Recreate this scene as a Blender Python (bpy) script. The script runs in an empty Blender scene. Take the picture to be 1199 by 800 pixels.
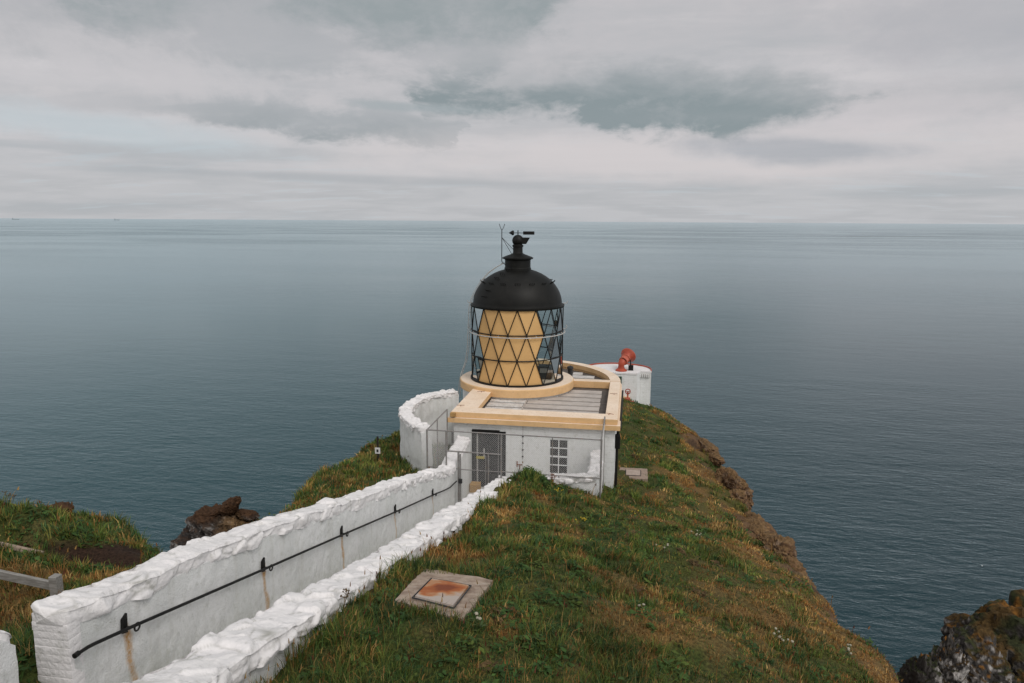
import bpy, bmesh, math, random
import numpy as np
from mathutils import Vector, Matrix, noise as mn
rnd = random.Random(7); rng = np.random.default_rng(11)
R = math.radians; PI = math.pi
sc = bpy.context.scene; C = sc.collection

# ------------------------------------------------------------------ helpers
def link(o, parent=None):
    C.objects.link(o)
    if parent: o.parent = parent
    return o
def tag(o, label=None, cat=None, group=None, kind=None):
    if label: o['label'] = label
    if cat: o['category'] = cat
    if group: o['group'] = group
    if kind: o['kind'] = kind
    return o
def empty(name, loc, label, cat, group=None):
    o = bpy.data.objects.new(name, None); o.location = loc; o.empty_display_size = .2
    link(o); return tag(o, label, cat, group)
def mesh_np(name, V, F3=None, F4=None, mat=None, parent=None, smooth=False, col=None, mats=None, midx=None):
    """fast mesh from numpy arrays of tris / quads"""
    me = bpy.data.meshes.new(name); V = np.asarray(V, np.float32)
    me.vertices.add(len(V)); me.vertices.foreach_set('co', V.ravel())
    idx = []; start = []; n = 0
    if F4 is not None and len(F4):
        F4 = np.asarray(F4, np.int32); idx.append(F4.ravel()); start.append(np.arange(len(F4))*4+n); n += F4.size
    if F3 is not None and len(F3):
        F3 = np.asarray(F3, np.int32); idx.append(F3.ravel()); start.append(np.arange(len(F3))*3+n); n += F3.size
    idx = np.concatenate(idx); start = np.concatenate(start)
    me.loops.add(len(idx)); me.loops.foreach_set('vertex_index', idx.astype(np.int32))
    me.polygons.add(len(start)); me.polygons.foreach_set('loop_start', start.astype(np.int32))
    if smooth: me.polygons.foreach_set('use_smooth', np.ones(len(start), bool))
    if mats:
        for m in mats: me.materials.append(m)
        if midx is not None: me.polygons.foreach_set('material_index', np.asarray(midx, np.int32))
    elif mat: me.materials.append(mat)
    me.update(calc_edges=True)
    if col is not None:
        a = me.color_attributes.new('Col', 'FLOAT_COLOR', 'POINT')
        c = np.ones((len(V), 4), np.float32); c[:, :col.shape[1]] = col
        a.data.foreach_set('color', c.ravel())
    me.validate()
    o = bpy.data.objects.new(name, me); link(o, parent)
    if parent: o.matrix_parent_inverse = Matrix.Translation(-Vector(parent_world(parent)))
    return o
def parent_world(p):
    v = Vector((0, 0, 0))
    while p:
        v += Vector(p.location); v += p.matrix_parent_inverse.to_translation() if p.parent else Vector((0, 0, 0)); p = p.parent
    return v
class MB:
    """collects shapes in world coordinates, builds ONE mesh object"""
    def __init__(s): s.b = bmesh.new()
    def box(s, x0, x1, y0, y1, z0, z1, bev=0):
        r = bmesh.ops.create_cube(s.b, size=1)['verts']
        for v in r: v.co = Vector(((x0+x1)/2+v.co.x*(x1-x0), (y0+y1)/2+v.co.y*(y1-y0), (z0+z1)/2+v.co.z*(z1-z0)))
        if bev:
            es = {e for v in r for e in v.link_edges}
            bmesh.ops.bevel(s.b, geom=list(es), offset=bev, segments=2, affect='EDGES', profile=.6)
        return s
    def obox(s, c, size, rot, bev=0):
        """oriented box, rot a 3x3 / euler"""
        r = bmesh.ops.create_cube(s.b, size=1)['verts']
        M = rot if isinstance(rot, Matrix) else Matrix.Rotation(0, 3, 'X')
        for v in r: v.co = Vector(c) + M @ Vector((v.co.x*size[0], v.co.y*size[1], v.co.z*size[2]))
        if bev:
            es = {e for v in r for e in v.link_edges}
            bmesh.ops.bevel(s.b, geom=list(es), offset=bev, segments=2, affect='EDGES', profile=.6)
        return s
    def tube(s, pts, r, n=8, closed=False, cap=True):
        pts = [Vector(p) for p in pts]; rr = r if isinstance(r, (list, tuple)) else [r]*len(pts)
        rings = []; up = None; N = len(pts)
        for i, p in enumerate(pts):
            if closed: t = pts[(i+1) % N]-pts[i-1]
            else: t = pts[min(i+1, N-1)]-pts[max(i-1, 0)]
            t.normalize()
            if up is None: up = Vector((0, 0, 1)) if abs(t.z) < .9 else Vector((1, 0, 0))
            a = t.cross(up).normalized(); b2 = a.cross(t).normalized(); up = b2
            rings.append([s.b.verts.new(p+(a*math.cos(k*2*PI/n)+b2*math.sin(k*2*PI/n))*rr[i]) for k in range(n)])
        for i in range(N if closed else N-1):
            A, B = rings[i], rings[(i+1) % N]
            for k in range(n):
                try: s.b.faces.new((A[k], A[(k+1) % n], B[(k+1) % n], B[k]))
                except ValueError: pass
        if cap and not closed:
            s.b.faces.new(rings[0][::-1]); s.b.faces.new(rings[-1])
        return s
    def lathe(s, prof, c, n=48, a0=0, a1=2*PI, axis=None):
        """profile [(r,z)] about the vertical axis through c (or a given axis)"""
        full = abs(a1-a0-2*PI) < 1e-6; m = n if full else n+1
        Q = Vector((0, 0, 1)).rotation_difference(Vector(axis)).to_matrix() if axis else Matrix.Identity(3)
        rings = []
        for (r, z) in prof:
            ring = []
            for k in range(m):
                a = a0+(a1-a0)*k/n
                ring.append(s.b.verts.new(Vector(c)+Q @ Vector((r*math.cos(a), r*math.sin(a), z))))
            rings.append(ring)
        for i in range(len(rings)-1):
            A, B = rings[i], rings[i+1]
            for k in range(n):
                k2 = (k+1) % m
                s.b.faces.new((A[k], A[k2], B[k2], B[k]))
        return s
    def prism(s, poly, z0, z1):
        lo = [s.b.verts.new((x, y, z0)) for x, y in poly]; hi = [s.b.verts.new((x, y, z1)) for x, y in poly]
        n = len(poly)
        for i in range(n): s.b.faces.new((lo[i], lo[(i+1) % n], hi[(i+1) % n], hi[i]))
        s.b.faces.new(hi); s.b.faces.new(lo[::-1]); return s
    def face(s, pts): s.b.faces.new([s.b.verts.new(p) for p in pts]); return s
    def build(s, name, mat, parent=None, smooth=False, weld=True):
        if weld: bmesh.ops.remove_doubles(s.b, verts=s.b.verts[:], dist=1e-5)
        bmesh.ops.recalc_face_normals(s.b, faces=s.b.faces[:])
        me = bpy.data.meshes.new(name); s.b.to_mesh(me); s.b.free(); me.materials.append(mat)
        if smooth:
            me.polygons.foreach_set('use_smooth', [True]*len(me.polygons))
            me.set_sharp_from_angle(angle=R(38))
        o = bpy.data.objects.new(name, me); link(o, parent)
        if parent: o.matrix_parent_inverse = Matrix.Translation(-Vector(parent_world(parent)))
        return o

# numpy noise -------------------------------------------------------------
def _h(ix, iy, s):
    n = (ix.astype(np.int64)*374761393 + iy.astype(np.int64)*668265263 + s*974711) & 0x7fffffff
    n = ((n ^ (n >> 13))*1274126177) & 0x7fffffff
    return ((n ^ (n >> 16)) & 0xffff)/65535.
def vn(x, y, s=0):
    ix = np.floor(x); iy = np.floor(y); fx = x-ix; fy = y-iy
    fx = fx*fx*fx*(fx*(fx*6-15)+10); fy = fy*fy*fy*(fy*(fy*6-15)+10)
    a = _h(ix, iy, s); b = _h(ix+1, iy, s); c = _h(ix, iy+1, s); d = _h(ix+1, iy+1, s)
    return (a*(1-fx)+b*fx)*(1-fy)+(c*(1-fx)+d*fx)*fy
def fbm(x, y, s=0, o=4):
    t = 0; a = .5; w = 0
    for i in range(o):
        t = t+a*vn(x*2**i+17.3*i, y*2**i-9.1*i, s+i); w += a; a *= .5
    return t/w
def sst(a, b, x): t = np.clip((x-a)/(b-a), 0, 1); return t*t*(3-2*t)

# ------------------------------------------------------------------ materials
def nodes(name):
    m = bpy.data.materials.new(name); m.use_nodes = True
    return m, m.node_tree.nodes, m.node_tree.links, m.node_tree.nodes['Principled BSDF']
def mat(name, c1, rough=.7, c2=None, scale=4., c3=None, scale3=20., bump=0., bscale=30., metal=0., stretch=None, spec=.4, lo=.4, hi=.62):
    m, N, L, P = nodes(name)
    P.inputs['Roughness'].default_value = rough; P.inputs['Metallic'].default_value = metal
    P.inputs['Specular IOR Level'].default_value = spec
    tc = N.new('ShaderNodeTexCoord'); co = tc.outputs['Object']
    if stretch:
        mp = N.new('ShaderNodeMapping'); mp.inputs['Scale'].default_value = stretch; L.new(co, mp.inputs[0]); co = mp.outputs[0]
    P.inputs['Base Color'].default_value = (*c1, 1)
    last = None
    def layer(prev, c, s, a, b, det):
        n = N.new('ShaderNodeTexNoise'); n.inputs['Scale'].default_value = s; n.inputs['Detail'].default_value = det
        n.inputs['Roughness'].default_value = .65; L.new(co, n.inputs['Vector'])
        r = N.new('ShaderNodeMapRange'); r.inputs['From Min'].default_value = a; r.inputs['From Max'].default_value = b
        L.new(n.outputs['Fac'], r.inputs['Value'])
        x = N.new('ShaderNodeMix'); x.data_type = 'RGBA'; L.new(r.outputs[0], x.inputs[0])
        if prev: L.new(prev, x.inputs[6])
        else: x.inputs[6].default_value = (*c1, 1)
        x.inputs[7].default_value = (*c, 1); return x.outputs[2]
    if c2: last = layer(last, c2, scale, lo, hi, 6)
    if c3: last = layer(last, c3, scale3, .55, .72, 8)
    if last: L.new(last, P.inputs['Base Color'])
    if bump:
        n = N.new('ShaderNodeTexNoise'); n.inputs['Scale'].default_value = bscale; n.inputs['Detail'].default_value = 8
        L.new(co, n.inputs['Vector']); b = N.new('ShaderNodeBump'); b.inputs['Strength'].default_value = bump
        b.inputs['Distance'].default_value = .02; L.new(n.outputs['Fac'], b.inputs['Height']); L.new(b.outputs[0], P.inputs['Normal'])
    return m
M = {}
M['copestone'] = mat('limewash_cope', (.735, .715, .72), .9, (.64, .63, .63), 2.6, (.47, .465, .44), 7., .7, 26, lo=.45, hi=.72, spec=.2)
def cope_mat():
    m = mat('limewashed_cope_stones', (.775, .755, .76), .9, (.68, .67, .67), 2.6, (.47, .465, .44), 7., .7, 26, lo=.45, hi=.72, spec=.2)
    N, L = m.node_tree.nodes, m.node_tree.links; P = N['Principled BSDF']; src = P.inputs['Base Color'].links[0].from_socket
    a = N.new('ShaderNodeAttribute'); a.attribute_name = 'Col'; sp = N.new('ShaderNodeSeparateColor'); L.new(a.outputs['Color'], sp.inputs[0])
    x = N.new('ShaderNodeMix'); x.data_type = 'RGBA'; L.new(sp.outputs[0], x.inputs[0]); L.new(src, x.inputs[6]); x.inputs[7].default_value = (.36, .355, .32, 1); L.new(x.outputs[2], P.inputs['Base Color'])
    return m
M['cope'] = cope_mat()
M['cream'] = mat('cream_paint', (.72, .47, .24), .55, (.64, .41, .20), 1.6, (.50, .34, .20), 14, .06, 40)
M['pale'] = mat('bleached_toplit_cream', (.83, .685, .55), .6, (.76, .60, .455), 1.3, (.55, .42, .31), 12, .06, 40)  # for upward faces: stronger top light put into the colour, with fading
M['blackpaint'] = mat('black_paint', (.0045, .0047, .0042), .50, (.0075, .0075, .0065), 2.5, (.013, .013, .011), 9, .05, 30, spec=.22)
M['black'] = mat('black_iron', (.007, .007, .007), .5, (.012, .011, .010), 9, spec=.2)
M['deck'] = mat('roof_dark', (.075, .065, .06), .8, (.12, .105, .095), 5)
M['lead'] = mat('roof_sheet', (.50, .455, .42), .6, (.40, .36, .33), 2.2, (.55, .53, .52), 7, .1, 20)
M['leadlight'] = mat('roof_sheet_light', (.64, .63, .62), .6, (.50, .47, .44), 3.2, (.28, .25, .23), 9, .1, 20)
M['galv'] = mat('galvanised_steel', (.27, .265, .26), .55, (.20, .19, .185), 11, (.30, .21, .15), 14, metal=.3)
M['wire'] = mat('fence_wire', (.50, .495, .49), .5)
M['palemetal'] = mat('pale_metal', (.50, .49, .47), .5, (.40, .38, .36), 6)
M['red'] = mat('red_paint', (.40, .065, .030), .5, (.30, .045, .022), 3.5, (.20, .06, .04), 12, .08, 30)
M['redlight'] = mat('faded_red_paint', (.50, .14, .085), .55, (.34, .07, .045), 5)
M['rust'] = mat('rust', (.24, .07, .022), .9, (.12, .04, .018), 12)
M['concrete'] = mat('old_concrete', (.40, .315, .25), .95, (.23, .165, .125), 4.5, (.42, .36, .31), 8., .7, 45)
M['concrete_pink'] = mat('pinkish_concrete', (.33, .25, .20), .95, (.25, .19, .15), 6, bump=.3, bscale=30)
M['pathmat'] = mat('path_concrete', (.55, .545, .53), .9, (.42, .41, .39), 3, bump=.3, bscale=30)
M['white'] = mat('white_paint', (.74, .745, .75), .6, (.66, .66, .65), 3)
M['doormat'] = mat('door_dark', (.022, .023, .025), .55, (.035, .035, .035), 6)
M['dark'] = mat('dark_interior', (.02, .02, .022), .8)
M['wood'] = mat('weathered_wood', (.30, .29, .275), .85, (.19, .18, .165), 3, bump=.4, bscale=18, stretch=(1.5, 14, 14))
M['tan'] = mat('tan_wood', (.42, .26, .10), .8, (.33, .19, .07), 5)
M['sign_white'] = mat('sign_white', (.65, .65, .65), .6)
M['yellow'] = mat('sign_yellow', (.36, .31, .13), .6)
M['stem'] = mat('dry_stem', (.09, .06, .03), .9)
M['petal_yellow'] = mat('petal_yellow', (.42, .30, .02), .8)
M['petal_white'] = mat('petal_white', (.34, .315, .24), .8)
M['leaf'] = mat('leaf', (.045, .075, .020), .7, (.07, .09, .025), 8)
M['panel'] = mat('ochre_blind', (.65, .405, .17), .6, (.60, .37, .155), 1.4, spec=.25)
M['bird'] = mat('bird_white', (.8, .8, .8), .7)
M['ship'] = mat('ship_grey', (.28, .33, .36), .7)

def glass_mat(name, tint=(.80, .85, .85), gl=.10):
    m, N, L, P = nodes(name); N.remove(P); out = N['Material Output']
    t = N.new('ShaderNodeBsdfTransparent'); t.inputs[0].default_value = (*tint, 1)
    g = N.new('ShaderNodeBsdfGlossy'); g.inputs['Roughness'].default_value = .03
    fr = N.new('ShaderNodeFresnel'); fr.inputs[0].default_value = 1.28
    x = N.new('ShaderNodeMixShader'); L.new(fr.outputs[0], x.inputs[0]); L.new(t.outputs[0], x.inputs[1]); L.new(g.outputs[0], x.inputs[2])
    L.new(x.outputs[0], out.inputs[0]); return m
M['glass'] = glass_mat('clear_glass')
def window_mat():
    m, N, L, P = nodes('window_glass'); P.inputs['Base Color'].default_value = (.045, .045, .045, 1)
    P.inputs['Roughness'].default_value = .12; return m
M['winglass'] = window_mat()

def white_wall(name, course=0.0):
    """limewashed rubble: white paint, grime, algae, speckle standing in for relief shading, rust runs from the Col attribute"""
    m, N, L, P = nodes(name); P.inputs['Roughness'].default_value = .9; P.inputs['Specular IOR Level'].default_value = .2
    tc = N.new('ShaderNodeTexCoord'); co = tc.outputs['Object']
    def noise(s, d=6, r=.65):
        n = N.new('ShaderNodeTexNoise'); n.inputs['Scale'].default_value = s; n.inputs['Detail'].default_value = d
        n.inputs['Roughness'].default_value = r; L.new(co, n.inputs['Vector']); return n.outputs['Fac']
    def mr(v, a, b, c=0., d=1.):
        r = N.new('ShaderNodeMapRange'); L.new(v, r.inputs['Value'])
        for i, k in enumerate((a, b, c, d)): r.inputs[i+1].default_value = k
        return r.outputs[0]
    def mix(f, a, b):
        x = N.new('ShaderNodeMix'); x.data_type = 'RGBA'; L.new(f, x.inputs[0])
        for i, c in ((6, a), (7, b)):
            if isinstance(c, tuple): x.inputs[i].default_value = (*c, 1)
            else: L.new(c, x.inputs[i])
        return x.outputs[2]
    c = mix(mr(noise(.9), .40, .66), (.81, .815, .815), (.75, .76, .755) if course else (.70, .715, .705))
    c = mix(mr(noise(7, 8), .54, .74, 0, .6), c, (.47, .48, .43))
    c = mix(mr(noise(17, 6, .75), .50, .68, 0, .3 if course else .5), c, (.58, .59, .57))  # speckle puts roughcast shading the bump lacks into the colour
    c = mix(mr(noise(34, 4), .68, .76, 0, .5), c, (.30, .30, .26))
    mps = N.new('ShaderNodeMapping'); mps.inputs['Scale'].default_value = (6, 6, .45); L.new(co, mps.inputs[0])
    ns = N.new('ShaderNodeTexNoise'); ns.inputs['Scale'].default_value = 1.; ns.inputs['Detail'].default_value = 7; L.new(mps.outputs[0], ns.inputs['Vector'])
    c = mix(mr(ns.outputs['Fac'], .54, .74, 0, .30 if course else .42), c, (.58, .575, .53))
    at_ = N.new('ShaderNodeAttribute'); at_.attribute_name = 'Col'
    sp = N.new('ShaderNodeSeparateColor'); L.new(at_.outputs['Color'], sp.inputs[0])
    st = N.new('ShaderNodeMath'); st.operation = 'MULTIPLY'; L.new(sp.outputs[0], st.inputs[0]); L.new(mr(noise(26, 5), .30, .60, .35, 1), st.inputs[1])
    c = mix(st.outputs[0], c, (.50, .27, .085))
    gr = N.new('ShaderNodeMath'); gr.operation = 'MULTIPLY'; L.new(sp.outputs[1], gr.inputs[0]); L.new(mr(noise(9, 6), .35, .65), gr.inputs[1])
    c = mix(gr.outputs[0], c, (.27, .28, .19))
    L.new(c, P.inputs['Base Color'])
    b = N.new('ShaderNodeBump'); b.inputs['Strength'].default_value = .9; b.inputs['Distance'].default_value = .03
    L.new(noise(38, 8, .7), b.inputs['Height']); last = b
    if course:
        mp = N.new('ShaderNodeMapping'); mp.inputs['Rotation'].default_value = (R(90), 0, 0); L.new(co, mp.inputs[0])
        br = N.new('ShaderNodeTexBrick'); br.inputs['Scale'].default_value = 1.; br.inputs['Brick Width'].default_value = course*2.9
        br.inputs['Row Height'].default_value = course; br.inputs['Mortar Size'].default_value = .010; br.inputs['Mortar Smooth'].default_value = .8
        L.new(mp.outputs[0], br.inputs['Vector'])
        jf = N.new('ShaderNodeMath'); jf.operation = 'MULTIPLY'; jf.inputs[1].default_value = .22; L.new(br.outputs['Fac'], jf.inputs[0])
        c2_ = mix(jf.outputs[0], c, (.50, .50, .47)); L.new(c2_, P.inputs['Base Color'])       # joints tinted darker to stand in for the bump's weak shading
        b2 = N.new('ShaderNodeBump'); b2.invert = True; b2.inputs['Strength'].default_value = .5; b2.inputs['Distance'].default_value = .012
        L.new(br.outputs['Fac'], b2.inputs['Height']); L.new(b.outputs[0], b2.inputs['Normal']); last = b2
    L.new(last.outputs[0], P.inputs['Normal'])
    return m
M['wall'] = white_wall('limewashed_rubble')
M['brickwall'] = white_wall('limewashed_brick', .15)

def attr_mat(name, rough=.85, var=.5, vs=30., bump=0., spec=.2, trans=0.):
    """colour from the Col attribute with fine noise variation"""
    m, N, L, P = nodes(name); P.inputs['Roughness'].default_value = rough; P.inputs['Specular IOR Level'].default_value = spec
    a = N.new('ShaderNodeAttribute'); a.attribute_name = 'Col'
    tc = N.new('ShaderNodeTexCoord'); n = N.new('ShaderNodeTexNoise'); n.inputs['Scale'].default_value = vs; n.inputs['Detail'].default_value = 6
    L.new(tc.outputs['Object'], n.inputs['Vector'])
    r = N.new('ShaderNodeMapRange'); r.inputs[1].default_value = .3; r.inputs[2].default_value = .7; r.inputs[3].default_value = 1-var; r.inputs[4].default_value = 1+var
    L.new(n.outputs['Fac'], r.inputs[0])
    x = N.new('ShaderNodeVectorMath'); x.operation = 'SCALE'; L.new(a.outputs['Color'], x.inputs[0]); L.new(r.outputs[0], x.inputs['Scale'])
    L.new(x.outputs[0], P.inputs['Base Color'])
    if bump:
        b = N.new('ShaderNodeBump'); b.inputs['Strength'].default_value = bump; b.inputs['Distance'].default_value = .05
        L.new(n.outputs['Fac'], b.inputs['Height']); L.new(b.outputs[0], P.inputs['Normal'])
    if trans:
        P.inputs['Subsurface Weight'].default_value = 0
    return m
M['ground'] = attr_mat('turf_and_soil', .95, .55, 22, .8)
M['grass'] = attr_mat('grass_blades', .75, .2, 60, 0, .25)
M['rock'] = attr_mat('cliff_rock', .9, .5, 9, .9)

# ------------------------------------------------------------------ world: overcast sky
SUN_EL, SUN_AZ = 48., 138.       # azimuth measured from +Y towards +X
w = bpy.data.worlds.new('World'); sc.world = w; w.use_nodes = True
WN, WL = w.node_tree.nodes, w.node_tree.links
bg = WN['Background']; wout = WN['World Output']
class X:                          # tiny expression helper for world math
    def __init__(s, o): s.o = o
    @staticmethod
    def op(k, *a):
        n = WN.new('ShaderNodeMath'); n.operation = k
        for i, v in enumerate(a):
            if isinstance(v, X): WL.new(v.o, n.inputs[i])
            else: n.inputs[i].default_value = v
        return X(n.outputs[0])
    def __add__(s, b): return X.op('ADD', s, b)
    def __radd__(s, b): return X.op('ADD', s, b)
    def __sub__(s, b): return X.op('SUBTRACT', s, b)
    def __rsub__(s, b): return X.op('SUBTRACT', b, s)
    def __mul__(s, b): return X.op('MULTIPLY', s, b)
    def __rmul__(s, b): return X.op('MULTIPLY', s, b)
    def __truediv__(s, b): return X.op('DIVIDE', s, b)
def xs(a, b, v):
    n = WN.new('ShaderNodeMapRange'); n.interpolation_type = 'SMOOTHSTEP'; WL.new(v.o, n.inputs[0])
    n.inputs[1].default_value = a; n.inputs[2].default_value = b; return X(n.outputs[0])
def xnoise(x, y, z, s, det=6, rough=.55, dist=0.):
    c = WN.new('ShaderNodeCombineXYZ')
    for i, v in enumerate((x, y, z)):
        if isinstance(v, X): WL.new(v.o, c.inputs[i])
        else: c.inputs[i].default_value = v
    n = WN.new('ShaderNodeTexNoise'); n.inputs['Scale'].default_value = s; n.inputs['Detail'].default_value = det
    n.inputs['Roughness'].default_value = rough; n.inputs['Distortion'].default_value = dist
    WL.new(c.outputs[0], n.inputs['Vector']); return X(n.outputs['Fac'])
def xmix(f, a, b):
    n = WN.new('ShaderNodeMix'); n.data_type = 'RGBA'
    WL.new(f.o, n.inputs[0])
    for i, c in ((6, a), (7, b)):
        if isinstance(c, tuple): n.inputs[i].default_value = (*c, 1)
        else: WL.new(c, n.inputs[i])
    return n.outputs[2]
tc = WN.new('ShaderNodeTexCoord'); sep = WN.new('ShaderNodeSeparateXYZ'); WL.new(tc.outputs['Generated'], sep.inputs[0])
dx, dy, dz = (X(sep.outputs[i]) for i in range(3))
RAD = 180/PI
az = X.op('ARCTAN2', dx, dy)*RAD + 9.29        # degrees right of the headland's view
el = X.op('ARCSINE', dz)*RAD
# cloud sheet coordinates (a flat layer overhead, so cloud flattens towards the horizon)
den = X.op('MAXIMUM', dz, 0.0) + .10
px, py = dx/den, dy/den
nbig = xnoise(px, py, 0., .9, 8, .55, .3)
nmid = xnoise(px*.8, py*1.9, 3.1, 1.7, 8, .6, .2)
nstr = xnoise(az*.030, el*.34, 5.0, 1., 6, .55)          # long flat streaks
nwob = xnoise(az*.085, el*.17, 9.0, 1., 8, .62, .4)      # breaks up the edges of banks
nwob2 = xnoise(az*.21, el*.42, 2.0, 1., 6, .6, .2)
wob = (nwob-.5)*4.0 + (nwob2-.5)*4.0
def bank(a, e, ra, re, tilt=0., soft=.55, wk=1.):
    u = (az-a)/ra; v = (el-e-(az-a)*tilt)/re
    d = X.op('SQRT', u*u+v*v)
    return 1.0 - xs(1-soft, 1+soft, d + wob*wk)
base = xmix(xs(.0, 14., el), (.53, .535, .555), (.56, .545, .56))
base = xmix(xs(.40, .66, nbig), base, (.475, .485, .505))
base = xmix(xs(.50, .70, nmid)*.45, base, (.63, .605, .615))
base = xmix(xs(2.2, 5., el)*(1.0-xs(8., 13., el))*xs(.35, .65, nstr)*.8, base, (.67, .645, .66))     # brighter band low down
base = xmix(xs(.50, .66, nstr)*(1.0-xs(4.5, 8., el))*.8, base, (.43, .455, .48))      # grey streaks above the horizon
blue = xs(.55, .66, nmid)*(1.0-xs(5., 8., el))*.5
base = xmix(blue, base, (.50, .555, .595))
def edge(pts):
    """elevation of a cloud edge as a function of azimuth"""
    n = WN.new('ShaderNodeValToRGB'); f = (az+wa+43.8)*(1/90.); WL.new(f.o, n.inputs[0]); cr_ = n.color_ramp; cr_.interpolation = 'LINEAR'
    for i, (a_, e_) in enumerate(pts):
        q = cr_.elements[i] if i < 2 else cr_.elements.new(1.)
        q.position = (a_+45)/90
    for q, (a_, e_) in zip(sorted(cr_.elements, key=lambda q: q.position), pts):
        q.position = (a_+45)/90; q.color = (e_/25.,)*3+(1,)
    return X(n.outputs[0])*25.
wa = (nwob2-.5)*14.+(nwob-.5)*8.
nfin = xnoise(az*.55, el*.95, 4.0, 1., 8, .66, .3)
rag = (nwob-.5)*5.+(nwob2-.5)*3.6+(nfin-.5)*1.8          # ragged edges
elr = el+rag
A_lo = edge([(-12.0, 10.2), (-10.5, 9.9), (-9.2, 9.4), (-6.7, 7.75), (-2.8, 7.7), (2.4, 7.9), (5.6, 7.1), (9.7, 6.1), (14.8, 5.75), (17.6, 6.7), (21.4, 7.2), (24.0, 8.2)])
A_hi = edge([(-12.0, 10.2), (-10.5, 10.4), (-8.6, 10.4), (-4.1, 11.2), (2.3, 11.3), (8.6, 10.8), (14.6, 10.), (20.7, 9.3), (24.0, 8.2)])
el2 = el+(nwob2-.5)*2.0+(nfin-.5)*1.6
dA = xs(-.45, 1.1, el2-A_lo)*xs(-1.9, 2.3, A_hi-elr)
base = xmix(xs(.42, .62, nfin)*.28*xs(2., 5., el), base, (.50, .505, .525))
base = xmix(dA*(1.0+(nwob2-.5)*1.3+(nfin-.5)*.7), base, (.268, .315, .332))
B_lo = edge([(-40, 7.3), (-34.2, 7.1), (-30.1, 6.8), (-26.1, 6.55), (-20.1, 5.95), (-11., 5.5), (-5.6, 5.1), (-4.2, 7.2), (0, 7.2)])
B_hi = edge([(-40, 8.6), (-34.2, 8.4), (-26., 8.5), (-20., 8.3), (-11., 8.), (-5.3, 7.4), (-4.2, 7.2), (0, 7.2)])
dB = xs(-.25, .8, el2-B_lo)*xs(-1.0, 3.2, B_hi+.8-elr)*xs(-34., -15., az)
base = xmix(dB*(.95+(nwob2-.5)*1.5+(nfin-.5)*.8), base, (.345, .375, .395))
bulge = xs(-.4, 1.2, elr-B_hi)*xs(-.5, 1.6, (edge([(-40, 13.), (-31.9, 13.3), (-29.6, 12.5), (-26.2, 12.5), (-21.3, 14.2), (-16.8, 13.7), (-10.2, 12.8), (-3.9, 12.), (1.2, 13.5), (3.7, 15.7), (8, 17)])-elr))*xs(6., -6., az)
base = xmix(xs(9., 13., elr)*xs(8., -10., az)*.75, base, (.43, .44, .46))
base = xmix(bulge*xs(.44, .58, nwob)*.75, base, (.58, .565, .58))
C_lo = edge([(-40, 15.5), (-31.9, 13.6), (-29.6, 12.5), (-26.2, 12.5), (-21.3, 14.2), (-16.8, 13.7), (-10.2, 12.8), (-3.9, 12.), (1.2, 13.5), (3.7, 15.7), (8, 18.5)])
dC = xs(-1.2, 2.4, elr-C_lo)*(1.0-xs(2., 8., az))
base = xmix(dC*(.85+(nwob-.5)*1.4+(nfin-.5)*.8), base, (.325, .365, .378))
dD = bank(21.5, 5.1, 8.2, .85, -.05, .6, .36)
base = xmix(dD*.62, base, (.40, .415, .45))
dE = bank(-7.2, 8.3, 5., .32, -.04, .6, .30)
base = xmix(dE*.7, base, (.37, .415, .435))
d3 = bank(-10., 3.0, 17., .30, -.02, .7, .30)*.7
base = xmix(d3, base, (.42, .44, .465))
dF = bank(32., 12., 9., 2.2, -.12, .8, .5)*.6
base = xmix(dF, base, (.43, .435, .465))
gap = bank(13., 4.9, 24., 1.7, .0, .6, .25)*.85*(1.0-dA)*(1.0-dD)
base = xmix(gap, base, (.665, .625, .63))
gap2 = bank(27., 7.6, 8., 1.8, .05, .7, .5)*.55*(1.0-dA)*(1.0-dD)
base = xmix(gap2, base, (.64, .60, .615))
gl_ = bank(-29., 5.9, 9., .9, -.1, .7, .4)*.65*(1.0-dB)
base = xmix(gl_, base, (.53, .60, .64))
# unseen sky overhead, brightened to light the scene
base = xmix(xs(15., 23., el)*(.8+nbig*.3), base, (.27, .30, .315))      # sky above the view darkened to dim its reflection in the sea
base = xmix(xs(36., 75., el), base, (.74, .735, .74))
back = X.op('ABSOLUTE', az); back = X.op('MINIMUM', back, 360.-back)
base = xmix(xs(50., 115., back), base, (.92, .895, .88))          # unseen sky behind and beside the viewpoint, brightened to fill the walls
base = xmix(1.0-xs(-2., 0., el), base, (.20, .23, .25))
sky = WN.new('ShaderNodeTexSky'); sky.sky_type = 'NISHITA'; sky.sun_disc = False
sky.sun_elevation = R(SUN_EL); sky.sun_rotation = R(SUN_AZ); sky.altitude = 70
bg.inputs['Strength'].default_value = .05; WL.new(sky.outputs[0], bg.inputs[0])
bg2 = WN.new('ShaderNodeBackground'); WL.new(base, bg2.inputs[0]); bg2.inputs[1].default_value = 1.
add = WN.new('ShaderNodeMixShader'); add.inputs[0].default_value = .96
WL.new(bg.outputs[0], add.inputs[1]); WL.new(bg2.outputs[0], add.inputs[2]); WL.new(add.outputs[0], wout.inputs[0])

sun = bpy.data.lights.new('sun', 'SUN'); sun.energy = 1.25; sun.angle = R(24); sun.color = (1, .955, .90)
so = bpy.data.objects.new('sun', sun); link(so)
sd = Vector((math.sin(R(SUN_AZ))*math.cos(R(SUN_EL)), math.cos(R(SUN_AZ))*math.cos(R(SUN_EL)), math.sin(R(SUN_EL))))
so.rotation_euler = (-sd).to_track_quat('-Z', 'Y').to_euler(); so.location = (0, 0, 120)

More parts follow.
